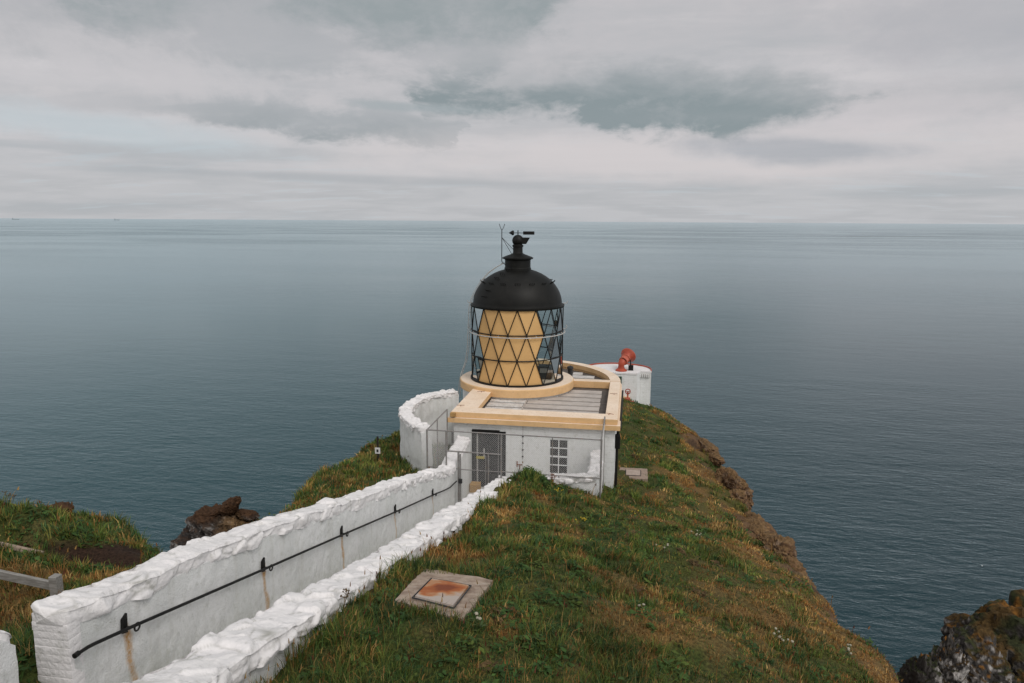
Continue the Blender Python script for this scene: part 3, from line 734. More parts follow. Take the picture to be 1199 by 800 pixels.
for (a, c, e, f) in ((X0, DX0, 59.9, 62.72), (DX0, DX1, DZ, 62.72), (DX1, WX0, 59.9, 62.72), (WX0, WX1, 59.9, WZ0), (WX0, WX1, WZ1, 62.72), (WX1, X1, 59.9, 62.72)):
    wb.box(a, c, YF, YF+.118, e, f)
o = wb.build('wall', M['brickwall'], lh)
MB().lathe([(2.36, 59.5), (2.36, 62.9)], LC, 64).build('tower_drum', M['brickwall'], lh, True)
# cornice lip and parapet
OX0, OX1, OY = -6.33, -.31, 25.0
cr = MB().prism([(OX0-.10, OY-.10), (OX1+.10, OY-.10), (OX1+.10, OY+.6), (OX0-.10, OY+.6)], 62.74, 62.915)
cr.prism([(X1-.1, OY+.6), (OX1+.06, OY+.6)]+arc(AR+.06, 0, aend, 36)+[(OX0-.06, OY+.6), (X0+.1, OY+.6), (X0+.1, 35.2)]+arc(AR-.4, aend, 0, 36), 62.74, 62.915)
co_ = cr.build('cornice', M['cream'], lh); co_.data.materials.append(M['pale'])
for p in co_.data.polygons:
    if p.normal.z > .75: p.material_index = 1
pp = MB(); ZP0, ZP1 = 62.918, 63.12
pp.box(OX0, OX1, OY, 25.73, ZP0, ZP1, .02).box(OX0, -5.47, 25.732, 29.0, ZP0, ZP1, .02).box(-.76, OX1, 25.732, 31.2, ZP0, ZP1, .02)
pp.box(-2.75, -.762, 31.05, 31.5, ZP0-.1, ZP1-.004, .02)
ring = arc(AR, 0.005, aend, 48)+arc(AR-.46, aend, 0.005, 48)
pp.prism(ring, ZP0, ZP1)
po = pp.build('parapet', M['cream'], lh); po.data.materials.append(M['pale'])       # upper faces paler, top light put into the paint with sun-bleaching
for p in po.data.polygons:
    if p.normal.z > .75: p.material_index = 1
MB().prism([(-6.2, 25.3), (-.5, 25.3)]+arc(AR-.2, 0, aend, 24), 62.74, 62.80).build('roof', M['deck'], lh)
def strips(name, mt, x0, x1, y0, y1, clip=None):
    m_ = MB(); y = y0+.03
    while y < y1-.4:
        w_ = .52; a, c = x0, x1
        if clip:
            dy_ = max(abs(y-AC[1]), abs(y+w_-AC[1]))
            if dy_ > clip: break
            c = min(c, AC[0]+math.sqrt(clip*clip-dy_*dy_))
        for (p, q) in ((a, c),):
            if q-p < .1: continue
            zz = 62.805+rnd.uniform(-.004, .008)
            m_.box(p+rnd.uniform(0, .02), q-rnd.uniform(0, .03), y, y+w_, 62.79, zz+.03, .008)
        y += .70
    return m_.build(name, mt, lh)
strips('roof_sheet', M['leadlight'], -5.46, -4.02, 25.76, 28.4)
strips('roof_sheet', M['lead'], -3.97, -1.05, 25.76, 31.0)
strips('roof_sheet', M['leadlight'], -2.6, .6, 31.55, 35.4, 4.2)
MB().box(-4.015, -3.975, 25.74, 28.3, 62.8, 62.86).build('roof_ridge', M['lead'], lh)
kz = 63.26
MB().lathe([(2.30, 62.70), (2.30, 62.93), (2.47, 62.93), (2.47, kz-.03), (2.44, kz), (1.6, kz), (0, kz)], LC, 72).build('lantern_kerb', M['cream'], lh, True)
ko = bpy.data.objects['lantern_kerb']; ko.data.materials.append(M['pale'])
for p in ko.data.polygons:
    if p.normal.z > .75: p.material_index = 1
for (x, y, a) in ((-6.2, 25.95, .15), (-5.9, 28.3, .2), (-.55, 28.9, 0.), (-.60, 25.75, -.5)):
    m_ = MB(); Rz = Matrix.Rotation(a, 3, 'Z')
    m_.obox((x, y, ZP1+.006), (.30, .022, .012), Rz); m_.obox(Vector((x, y, ZP1+.006))+Rz @ Vector((.02, -.09, 0)), (.018, .15, .012), Rz)
    m_.build('conductor_strap', M['rust'], lh)
# lantern lattice
RL = 1.97; ZT = [63.28, 64.335, 65.39, 66.44]; NN = 16
def node(ring, k): 
    a = A0+PI*2/NN*(k+(.5 if ring in (0, 2) else 0)); return Vector((LX+RL*math.cos(a), LY+RL*math.sin(a), ZT[ring]))
lan = MB(); gl = MB(); bl = MB()
for k in range(NN):
    for r in range(3):
        lo, hi = r, r+1
        for (i, j) in ((k, k), (k, k+1)) if lo in (0, 2) else ((k, k), (k+1, k)):
            lan.tube([node(lo, i), node(hi, j)], .021, 5, cap=False)
# astragal panes
def tris():
    for r in range(3):
        for k in range(NN):
            if r in (0, 2):   # lower ring offset by half a step
                yield r, k+.5+.0, (node(r, k), node(r+1, k), node(r+1, k+1)), k+.5
                yield r, k+1., (node(r, k), node(r, k+1), node(r+1, k+1)), k+1.
            else:
                yield r, k+.5, (node(r, k), node(r, k+1), node(r+1, k)), k+.5
                yield r, k+1., (node(r, k+1), node(r+1, k), node(r+1, k+1)), k+1.
def shrink(P, f=.0, inn=0.):
    c = sum(P, Vector())/3; out = []
    for p in P:
        q = p.lerp(c, f); d = Vector((LX-q.x, LY-q.y, 0)).normalized(); out.append(q+d*inn)
    return out
for r, k, P, kc in tris():
    a = (kc+NN/2) % NN-NN/2
    blank = -2.1 <= a <= 1.1
    (bl if blank else gl).face(shrink(P, .0 if blank else .01, .028 if blank else .004))
for z in ZT[1:3]: lan.tube([(LX+RL*math.cos(a), LY+RL*math.sin(a), z) for a in np.linspace(0, 2*PI, 65)[:-1]], .026, 6, closed=True)
lan.lathe([(RL-.05, 63.262), (RL+.05, 63.262), (RL+.05, 63.33), (RL-.05, 63.33)], LC, 64)
lo_ = lan.build('lantern_lattice', M['black'], lh, True, weld=False)
go_ = gl.build('glazing', M['glass'], lo_, weld=False)
# blind panels behind the front panes
bo_ = bl.build('blind_panel', M['panel'], lo_, weld=False)
sol = bo_.modifiers.new('thickness', 'SOLIDIFY'); sol.thickness = .012
MB().tube([(LX+2.05*math.cos(a), LY+2.05*math.sin(a), 65.31) for a in np.linspace(0, 2*PI, 73)[:-1]], .022, 6, closed=True).build('grab_ring', M['palemetal'], lh, True)
for k in range(8):
    a = A0+PI/8+k*PI/4; u = lambda r, z: (LX+r*math.cos(a), LY+r*math.sin(a), z)
    MB().tube([u(RL, 65.38), u(2.04, 65.36), u(2.05, 65.31)], .013, 5).build('ring_bracket', M['palemetal'], lh)
for a in (A0+PI/2+.1, A0-PI/2-.1, A0+PI/2+.5, A0-PI/2-.6):
    u = lambda r, z: (LX+r*math.cos(a), LY+r*math.sin(a), z)
    MB().tube([u(1.98, 66.50), u(2.14, 66.50), u(2.17, 66.60)], .016, 5).build('gutter_hook', M['palemetal'], lh)
    MB().tube([u(2.0, 65.37), u(2.12, 65.40), u(2.16, 65.50), u(2.12, 65.56)], .016, 5).build('ring_hook', M['palemetal'], lh)
MB().lathe([(0, 63.27), (.55, 63.27), (.50, 63.9), (.42, 64.0), (.42, 64.5), (.30, 64.6), (0, 64.62)], LC, 24).build('lamp_pedestal', M['blackpaint'], lh, True)
MB().lathe([(.0, 64.63), (.30, 64.63), (.36, 64.8), (.36, 65.2), (.28, 65.4), (0, 65.45)], LC, 24).build('lamp_lens', M['glass'], lh, True)
ec = MB().box(-3.85, -3.25, 30.4, 31.0, 63.27, 63.82, .02).build('equipment_cabinet', M['doormat'], lh)
MB().box(-3.75, -3.35, 30.385, 30.4, 63.55, 63.75).build('panel_door', M['galv'], ec)
# dome
dp = [(1.90, 66.40), (2.0, 66.40), (2.02, 66.47), (1.96, 66.50), (1.92, 66.50)]
dp += [(1.905*math.cos(t), 66.50+1.52*math.sin(t)) for t in np.linspace(0.03, 1.245, 22)]
dm = MB().lathe(dp, LC, 72).build('dome', M['blackpaint'], lh, True)
MB().lathe([(.57, 67.9), (.57, 68.02), (.545, 68.05), (.545, 68.35), (.58, 68.39), (.655, 68.41), (.655, 68.46), (.60, 68.49), (.30, 68.60), (.22, 68.64), (.205, 68.68), (.205, 68.9), (.235, 68.92), (.235, 68.98), (.19, 69.0), (.18, 69.02)], LC, 40).build('ventilator', M['blackpaint'], lh, True)
m_ = MB().lathe([(.01, 68.93)]+[(.245*math.sin(t), 69.17-.245*math.cos(t)) for t in np.linspace(.35, PI-.05, 14)]+[(.01, 69.416)], LC, 28)
hd = m_.build('cowl', M['blackpaint'], lh, True)
m_ = MB()     # hooded outlet of the cowl
for sy in (-.13, .13): m_.face([(LX+.12, LY+sy, 69.03), (LX+.34, LY+sy, 69.03), (LX+.50, LY+sy, 69.30), (LX+.12, LY+sy, 69.30)])
m_.face([(LX+.12, LY-.13, 69.30), (LX+.50, LY-.13, 69.30), (LX+.50, LY+.13, 69.30), (LX+.12, LY+.13, 69.30)])
m_.face([(LX+.12, LY-.13, 69.03), (LX+.34, LY-.13, 69.03), (LX+.34, LY+.13, 69.03), (LX+.12, LY+.13, 69.03)])
m_.build('cowl_outlet', M['blackpaint'], hd)
wv = MB().tube([(LX, LY, 69.40), (LX, LY, 69.60)], .022, 8).tube([(LX-.30, LY, 69.49), (LX+.30, LY, 69.49)], .014, 6).build('weather_vane', M['black'], lh)
MB().lathe([(0.0, 0), (.105, .17), (.095, .22), (0, .23)], (LX-.40, LY, 69.49), 12, axis=(1, 0, 0)).build('arrow_head', M['black'], wv, True)
MB().prism([(LX+.22, LY-.014), (LX+.70, LY-.014), (LX+.70, LY+.014), (LX+.22, LY+.014)], 69.42, 69.56).build('tail_plate', M['black'], wv)
an = MB().tube([(-5.45, 30.5, 68.28), (-5.45, 30.5, 69.62)], .018, 6).tube([(-5.45, 30.5, 69.60), (-5.51, 30.5, 69.70), (-5.56, 30.5, 69.86)], .012, 5).tube([(-5.45, 30.5, 69.60), (-5.38, 30.5, 69.70), (-5.33, 30.5, 69.86)], .012, 5)
an.tube([(-5.45, 30.5, 69.3), (-4.97, 30.56, 68.80)], .011, 5).tube([(-5.45, 30.5, 69.3), (-5.04, 30.55, 68.62)], .011, 5).tube([(-5.45, 30.5, 68.3), (-5.36, 30.5, 68.2), (-5.30, 30.5, 68.15)], .014, 5).tube([(-5.48, 30.5, 68.22), (-5.28, 30.5, 68.22)], .012, 5)
an.build('aerial', M['black'], lh)
def dome_pt(a, z, off=0.):
    s = (z-66.5)/1.52; r = 1.905*math.sqrt(max(0, 1-s*s)); n = Vector((math.cos(a)*r/1.905**2, math.sin(a)*r/1.905**2, (z-66.5)/1.52**2)).normalized()
    return Vector((LX+r*math.cos(a), LY+r*math.sin(a), z))+n*off
def rung(a, z):
    t = Vector((-math.sin(a), math.cos(a), 0)); p = dome_pt(a, z); q = dome_pt(a, z, .10)
    MB().tube([p-t*.10, q-t*.10, q+t*.10, p+t*.10], .016, 5).tube([p, q], .012, 4).build('rung', M['black'], dm)
for k in range(16): rung(A0+(k)*PI/8, 67.42)
for i, z in enumerate((66.9, 67.15, 67.62, 67.78, 67.92)): rung(A0-R(48)+R(i*3.5), z)
# ladder over the dome and down the left side
ld = MB(); sides = []
base_l = [(-5.36, 68.22), (-5.66, 68.05), (-6.0, 67.80), (-6.3, 67.45), (-6.55, 67.05), (-6.72, 66.7), (-6.80, 66.35), (-6.84, 65.5), (-6.88, 64.6), (-6.98, 63.95), (-7.16, 63.45), (-7.24, 63.1), (-7.30, 62.3)]
for yy in (30.12, 30.48): ld.tube([(x, yy, z) for x, z in base_l], .014, 5)
for x, z in [(np.interp(-z, [-q for _, q in base_l], [p for p, _ in base_l]), z) for z in np.arange(62.5, 66.6, .3)]: ld.tube([(x, 30.12, z), (x, 30.48, z)], .010, 4)
ld.build('ladder', M['palemetal'], lh)
MB().lathe([(.0, 62.8), (.11, 62.8), (.11, 63.3), (.15, 63.33), (.14, 63.42), (0, 63.48)], (-2.62, 32.6, 0), 18).build('roof_vent', M['doormat'], lh, True)
# front door, window and details
dr = MB().box(DX0+.07, DX1-.07, YF+.06, YF+.10, 60.2, DZ-.07).build('door', M['doormat'], lh)
fr = MB().box(DX0, DX0+.07, YF-.02, YF+.11, 60.2, DZ).box(DX1-.07, DX1, YF-.02, YF+.11, 60.2, DZ).box(DX0+.07, DX1-.07, YF-.02, YF+.11, DZ-.08, DZ); fr.build('frame', M['black'], dr)
MB().box(DX0+.02, DX1-.22, YF-.10, YF-.025, DZ-.02, DZ+.05).build('lintel', M['black'], dr)
MB().box(DX0+.17, DX0+.22, YF+.03, YF+.058, 60.3, DZ-.12).build('stile', M['palemetal'], dr)
MB().box(DX1-.30, DX1-.27, YF+.03, YF+.058, 60.3, DZ-.12).build('stile', M['galv'], dr)
MB().box(DX0+.42, DX0+.47, YF+.02, YF+.06, 61.35, 61.75, .01).build('handle', M['palemetal'], dr)
g_ = MB()
for k in range(12): x = DX0+.1+k*.096; g_.tube([(x, YF+.035, 60.25), (x, YF+.035, DZ-.1)], .006, 4)
for k in range(22): z = 60.3+k*.096; g_.tube([(DX0+.09, YF+.03, z), (DX1-.09, YF+.03, z)], .006, 4)
g_.build('grille', M['doormat'], dr)
wi = MB().box(WX0+.03, WX1-.03, YF+.075, YF+.10, WZ0+.03, WZ1-.03).build('window', M['winglass'], lh)
f_ = MB().box(WX0, WX0+.05, YF+.02, YF+.11, WZ0, WZ1).box(WX1-.05, WX1, YF+.02, YF+.11, WZ0, WZ1).box(WX0+.05, WX1-.05, YF+.02, YF+.11, WZ0, WZ0+.05).box(WX0+.05, WX1-.05, YF+.02, YF+.11, WZ1-.05, WZ1)
f_.box((WX0+WX1)/2-.018, (WX0+WX1)/2+.018, YF+.03, YF+.09, WZ0+.05, WZ1-.05)
for k in (1, 2, 3):
    z = WZ0+.04+(WZ1-WZ0-.08)*k/4; t_ = .026 if k == 2 else .016
    f_.box(WX0+.05, WX1-.05, YF+.034, YF+.086, z-t_, z+t_)
f_.build('frame', M['white'], wi)
MB().box(WX0-.05, WX1+.05, YF-.06, YF+.05, WZ0-.07, WZ0, .01).build('sill', M['concrete_pink'], wi)
MB().box(-.55, -.42, YF-.03, YF-.001, 60.22, 60.5).build('wall_foot', M['cream'], lh)
gt = MB().box(-.245, -.17, 25.35, 31.3, 62.62, 62.73, .015).build('gutter', M['black'], lh)
dpn = MB().tube([(-.29, 25.42, 62.62), (-.31, 25.42, 62.2), (-.32, 25.42, 60.3)], .05, 10).build('downpipe', M['black'], lh, True)
MB().box(-.385, -.20, 25.30, 25.54, 61.95, 62.45, .03).build('hopper', M['black'], dpn)
cd = MB().tube([(-3.68, YF-.012, 62.72), (-3.68, YF-.012, 61.45)], .009, 5).build('conduit', M['palemetal'], lh)
for z in (62.3, 62.05, 61.8, 61.55): MB().box(-3.71, -3.65, YF-.035, YF-.001, z-.02, z+.025, .006).build('clip', M['doormat'], cd)
MB().box(-3.90, -3.87, YF-.03, YF-.001, 61.15, 61.36).box(-3.87, -3.70, YF-.03, YF-.001, 61.22, 61.25).box(-3.80, -3.77, YF-.03, YF-.001, 61.06, 61.22).build('rusty_bracket', M['rust'], lh)
MB().box(-6.34, -6.14, 24.86, 24.998, 62.96, 63.10, .01).build('corner_piece', M['tan'], lh)  # small yellow piece at the parapet corner
MB().box(-6.45, -6.26, 25.5, 25.8, 61.75, 62.2, .02).build('meter_box', M['galv'], lh)

# ------------------------------------------------------------------ chain-link fence
fe = empty('chain_link_fence', (-3.6, 22.32, 61), 'galvanised chain-link fence with a gate across the front of the lighthouse', 'fence')
FY = 22.32; FT, FM = 63.2, 61.92
for i, (x, z0, rr) in enumerate(((-6.47, 61.2, .028), (-5.82, 60.5, .026), (-5.41, 60.4, .036), (-3.985, 60.6, .032), (-2.32, 61.5, .016), (-.76, 60.9, .03))):
    MB().tube([(x, FY, z0), (x, FY, FT if x != -5.41 else 62.53)], rr, 8).build('post', M['galv'], fe, True)
for (x, y) in ((-6.47, 24.96), (-6.47, 23.6), (-.76, 24.96)):
    MB().tube([(x, y, 60.4), (x, y, FT+.02)], .026, 8).build('post', M['galv'], fe, True)
MB().tube([(-6.5, FY, FT), (-.73, FY, FT-.03)], .022, 8).build('top_rail', M['galv'], fe, True)
MB().tube([(-6.5, FY, FM+.02), (-5.45, FY, FM)], .015, 6).tube([(-3.98, FY, FM), (-.73, FY, FM-.03)], .016, 6).build('lower_rail', M['galv'], fe, True)
for x in (-6.47, -.76): MB().tube([(x, FY, FT), (x, 25.0, FT)], .020, 8).build('top_rail', M['galv'], fe, True)
MB().tube([(-.76, FY, 61.15), (-.76, 25.0, 60.6)], .018, 6).build('lower_rail', M['galv'], fe, True)
ga = MB().tube([(-5.82, FY-.01, 62.52), (-3.98, FY-.01, 62.50)], .026, 8).tube([(-4.41, FY-.02, 62.5), (-4.41, FY-.02, 60.55)], .028, 8).tube([(-4.49, FY-.02, 62.44), (-4.49, FY-.02, 60.6)], .022, 8).tube([(-5.34, FY-.02, 62.44), (-5.34, FY-.02, 60.6)], .022, 8).tube([(-5.34, FY-.02, 60.62), (-4.49, FY-.02, 60.6)], .02, 8).tube([(-5.38, FY-.02, FM), (-4.0, FY-.02, FM-.01)], .016, 6).build('gate', M['galv'], fe, True)
MB().box(-4.80, -4.53, FY-.06, FY-.045, 62.33, 62.42, .004).build('warning_plate', M['yellow'], ga)
MB().box(-5.40, -5.28, FY-.08, FY-.02, 61.45, 61.6, .01).build('latch', M['doormat'], ga)
def chain(x0, x1, z0, z1, fixed, axis, slope=0., pitch=.065):
    """diamond mesh between two limits in the x-z (axis 'x') or y-z plane"""
    m_ = []; L_ = x1-x0; h = z1-z0; s = -h
    def P(u, v): return (u, fixed, v) if axis == 'x' else (fixed, u, v)
    while s < L_:
        a0, a1 = max(0, s), min(L_, s+h)
        m_.append((P(x0+a0, z0+(a0-s)), P(x0+a1, z0+(a1-s)))); m_.append((P(x0+a0, z1-(a0-s)), P(x0+a1, z1-(a1-s)))); s += pitch
    return m_
segs = chain(-6.47, -5.82, 61.3, FT, FY, 'x')+chain(-5.82, -3.985, 62.52, FT, FY, 'x')+chain(-3.985, -.76, 61.0, FT-.02, FY+.01, 'x')+chain(-5.34, -4.49, 60.6, 62.5, FY-.02, 'x')+chain(-4.41, -3.985, 60.8, 62.5, FY, 'x')+chain(FY, 25., 61.0, FT, -.76, 'y')+chain(FY, 25., 61.3, FT, -6.47, 'y')
m_ = MB()
for a, c in segs: m_.tube([a, c], .0024, 3, cap=False)
m_.build('chain_link_mesh', M['wire'], fe, weld=False)
blk = MB().box(-5.53, -5.17, 24.45, 24.78, 60.27, 60.60, .015).build('step_block', M['tan']); tag(blk, 'small tan wooden block on the ground beside the dark door', 'block')

# ------------------------------------------------------------------ foghorn and its round platform
FX, FYc = -.3, 44.6
ft = empty('foghorn_platform', (FX, FYc, 59), 'low white building with a red rim behind the lighthouse, carrying the foghorn', 'building')
fp = [(-2.6, 42.6), (.55, 42.6), (.72, 43.35), (1.36, 43.35)]+[(-.6+1.98*math.cos(t), 43.75+1.55*math.sin(t)) for t in np.linspace(0.05, PI, 26)]
MB().prism(fp, 56.5, 61.06).build('wall', M['brickwall'], ft)
MB().prism([(x*1.012, y-.03 if y < 43.4 else y+.02) for x, y in fp], 61.062, 61.16).build('roof_slab', M['copestone'], ft)
MB().tube([(1.34, 43.42, 61.02), (1.36, 43.5, 61.19)]+[(-.6+1.95*math.cos(t), 43.75+1.5*math.sin(t), 61.20) for t in np.linspace(0.05, PI, 36)], .04, 8).build('rim', M['red'], ft, True)
MB().box(.66, 1.30, 43.30, 43.38, 60.77, 60.99).build('vent_panel', M['palemetal'], ft)
for k in range(5): MB().box(.70+k*.125, .76+k*.125, 43.22, 43.301, 60.79, 60.97).build('vent_slot', M['white'], ft)
MB().box(-.66, -.36, 42.55, 42.598, 60.50, 60.93).build('window', mat('green_paint', (.02, .06, .035), .5), ft)
pl = MB().box(-.75, .14, 42.30, 42.80, 58.8, 59.72, .03).build('plinth_block', M['cream']); tag(pl, 'small cream painted block at the foot of the low white building', 'block')
vv = empty('valve_post', (.02, 42.2, 59.2), 'small red valve post with a handwheel in front of the low white building', 'valve')
MB().tube([(.02, 42.2, 59.1), (.02, 42.2, 60.1)], .05, 8).box(-.13, .17, 42.08, 42.32, 59.62, 59.75, .02).build('post', M['redlight'], vv, True)
MB().tube([(.02+.14*math.cos(a), 42.12, 60.15+.14*math.sin(a)) for a in np.linspace(0, 2*PI, 17)[:-1]], .032, 6, closed=True).tube([(-.1, 42.12, 60.15), (.14, 42.12, 60.15)], .02, 5).build('handwheel', M['red'], vv, True)
MB().tube([(-.35, 42.15, 59.45), (.35, 42.15, 59.55), (.40, 42.15, 59.3)], .055, 8).build('pipe', M['redlight'], vv, True)
fh = empty('foghorn', (-.42, 43.2, 61.4), 'big red foghorn trumpet standing on the roof of the low white building', 'foghorn')
HB0 = Vector((-.42, 43.15, 61.162))
MB().lathe([(0, 0), (.34, 0), (.34, .06), (.26, .11), (.20, .16), (.19, .25)], HB0, 24).build('base_flange', M['red'], fh, True)
ax = Vector((.40, .80, .36)).normalized(); e0 = HB0+Vector((0, 0, .2)); e1 = e0+Vector((.0, .0, .20)); e2 = e1+ax*.16+Vector((.04, 0, .10))
MB().tube([e0, e0+Vector((0, 0, .15)), e1, e1+ax*.06+Vector((.01, 0, .06)), e2], [.18, .18, .205, .215, .21], 18).build('elbow', M['red'], fh, True)
MB().lathe([(.20, -.02), (.27, -.02), (.28, .02), (.255, .05), (.255, .30), (.30, .31), (.30, .37), (.25, .39)], e2, 24, axis=ax).build('collar', M['redlight'], fh, True)
h0 = e2+ax*.34
MB().lathe([(.25, 0), (.29, .10), (.35, .20), (.42, .28), (.46, .33), (.48, .37), (.47, .41), (.43, .40), (.36, .30), (.24, .12), (.10, .0)], h0, 36, axis=ax).build('trumpet', M['red'], fh, True)
MB().box(.0, .30, 43.3, 43.55, 61.162, 61.46, .02).tube([(.14, 43.43, 61.44), (.10, 43.6, 61.95)], .04, 6).build('stand', M['black'], fh)

# ------------------------------------------------------------------ slabs
def slab(name, corners, h, inner, label, cat, m1, m2):
    e = empty(name, tuple(sum((Vector(c) for c in corners), Vector())/4), label, cat)
    b = bmesh.new(); n_ = 14
    c = [Vector(p) for p in corners]; g = []
    for i in range(n_+1):
        row = []
        for j in range(n_+1):
            u, v = i/n_, j/n_; p = c[0].lerp(c[1], u).lerp(c[3].lerp(c[2], u), v)
            if i in (0, n_) or j in (0, n_): p = p+Vector((n3(p, 6), n3(p, 6, (5, 5, 5)), 0))*.025
            p.z += .008*n3(p, 4); row.append(b.verts.new(p))
        g.append(row)
    for i in range(n_):
        for j in range(n_): b.faces.new((g[i][j], g[i+1][j], g[i+1][j+1], g[i][j+1]))
    r = bmesh.ops.extrude_face_region(b, geom=b.faces[:]); 
    for v in r['geom']:
        if isinstance(v, bmesh.types.BMVert): v.co.z -= h
    bmesh.ops.recalc_face_normals(b, faces=b.faces[:])
    me = bpy.data.meshes.new('slab'); b.to_mesh(me); b.free(); me.materials.append(m1); o = bpy.data.objects.new('slab', me); link(o, e); o.matrix_parent_inverse = Matrix.Translation(-Vector(e.location))
    ic = [Vector(p) for p in inner]; nn = (ic[1]-ic[0]).cross(ic[3]-ic[0]).normalized()
    if nn.z < 0: nn = -nn
    def frame(a0, a1, hh):
        m_ = MB(); cc = sum(ic, Vector())/4; lo = [p.lerp(cc, a0) for p in ic]; hi = [p.lerp(cc, a1) for p in ic]
        return lo, hi
    m_ = MB(); top = [p+nn*.022 for p in ic]; bot = [p-nn*.01 for p in ic]
    m_.face(top); 
    for i in range(4): m_.face([bot[i], bot[(i+1) % 4], top[(i+1) % 4], top[i]])
    cvr = m_.build('hatch_cover', m2, e)
    m_ = MB(); cc = sum(ic, Vector())/4
    for i in range(4):
        a, d = ic[i].lerp(cc, -.10), ic[(i+1) % 4].lerp(cc, -.10); m_.tube([a+nn*.004, d+nn*.004], .010, 6)
    m_.build('hatch_frame', M['doormat'], e)
    return e
def rust_cover():
    m, N, L, P = nodes('rusty_hatch'); P.inputs['Roughness'].default_value = .85
    tc = N.new('ShaderNodeTexCoord'); vd = N.new('ShaderNodeVectorMath'); vd.operation = 'DISTANCE'; vd.inputs[1].default_value = (-2.50, 9.05, 64.92)
    L.new(tc.outputs['Object'], vd.inputs[0])
    n = N.new('ShaderNodeTexNoise'); n.inputs['Scale'].default_value = 4; n.inputs['Detail'].default_value = 8; L.new(tc.outputs['Object'], n.inputs[0])
    a = N.new('ShaderNodeMath'); a.operation = 'MULTIPLY_ADD'; L.new(n.outputs['Fac'], a.inputs[0]); a.inputs[1].default_value = .95; L.new(vd.outputs['Value'], a.inputs[2])
    r = N.new('ShaderNodeValToRGB'); L.new(a.outputs[0], r.inputs[0]); e = r.color_ramp.elements
    e[0].position = .55; e[0].color = (.19, .042, .010, 1); e[1].position = 1.0; e[1].color = (.42, .36, .32, 1)
    q = r.color_ramp.elements.new(.76); q.color = (.36, .105, .026, 1); q = r.color_ramp.elements.new(.88); q.color = (.42, .23, .12, 1)
    L.new(r.outputs[0], P.inputs['Base Color']); return m
slab('concrete_slab', [(-2.93, 8.44, 65.10), (-1.89, 7.93, 65.23), (-1.87, 9.86, 64.75), (-3.0, 10.18, 64.67)], .25,
     [(-2.68, 8.58, 65.085), (-2.11, 8.34, 65.14), (-2.13, 9.34, 64.89), (-2.72, 9.55, 64.83)], 'square concrete slab with a rusty orange hatch cover in the near grass', 'slab', M['concrete'], rust_cover())
slab('concrete_slab', [(-.22, 26.75, 60.36), (.86, 26.80, 60.36), (.88, 28.06, 60.34), (-.20, 28.02, 60.34)], .2,
     [(.05, 27.1, 60.36), (.58, 27.12, 60.36), (.59, 27.72, 60.35), (.05, 27.7, 60.35)], 'pinkish concrete slab with a pale hatch in the grass beside the right wall of the lighthouse', 'slab', M['concrete_pink'], mat('pale_hatch', (.42, .34, .29), .9, (.34, .27, .23), 7))

# ------------------------------------------------------------------ small things on the left
sp = empty('marker_post', (-8.68, 23.75, 60.9), 'thin dark post with a small white sign on the left grass slope', 'post')
MB().tube([(-8.68, 23.75, 60.2), (-8.70, 23.75, 62.42)], .034, 7).build('post', mat('tarred_post', (.022, .015, .012), .8), sp, True)
pn = MB().box(-8.79, -8.60, 23.70, 23.72, 61.80, 62.02, .004).build('sign_plate', M['sign_white'], sp)
MB().box(-8.73, -8.66, 23.692, 23.699, 61.86, 61.96).build('plate_symbol', M['doormat'], pn)
ra = empty('timber_rail', (-8.3, 8.0, 65.1), 'weathered grey timber rail fixed to a short post in the left grass', 'rail')
MB().obox((-8.56, 8.0, 65.22), (2.15, .05, .12), Matrix.Rotation(R(-3), 3, 'Z') @ Matrix.Rotation(R(4.5), 3, 'Y'), .008).build('rail', M['wood'], ra)
MB().box(-7.44, -7.33, 7.80, 7.92, 64.7, 65.34, .008).build('post', M['wood'], ra)
dl = MB().tube([(-10.6, 9.55, 64.86), (-10.0, 9.5, 64.82), (-9.4, 9.48, 64.76), (-9.1, 9.5, 64.74)], [.05, .06, .055, .03], 7).build('driftwood_log', M['concrete_pink'], None, True)
tag(dl, 'pale bleached log lying under the dark earth bank at the left', 'log')

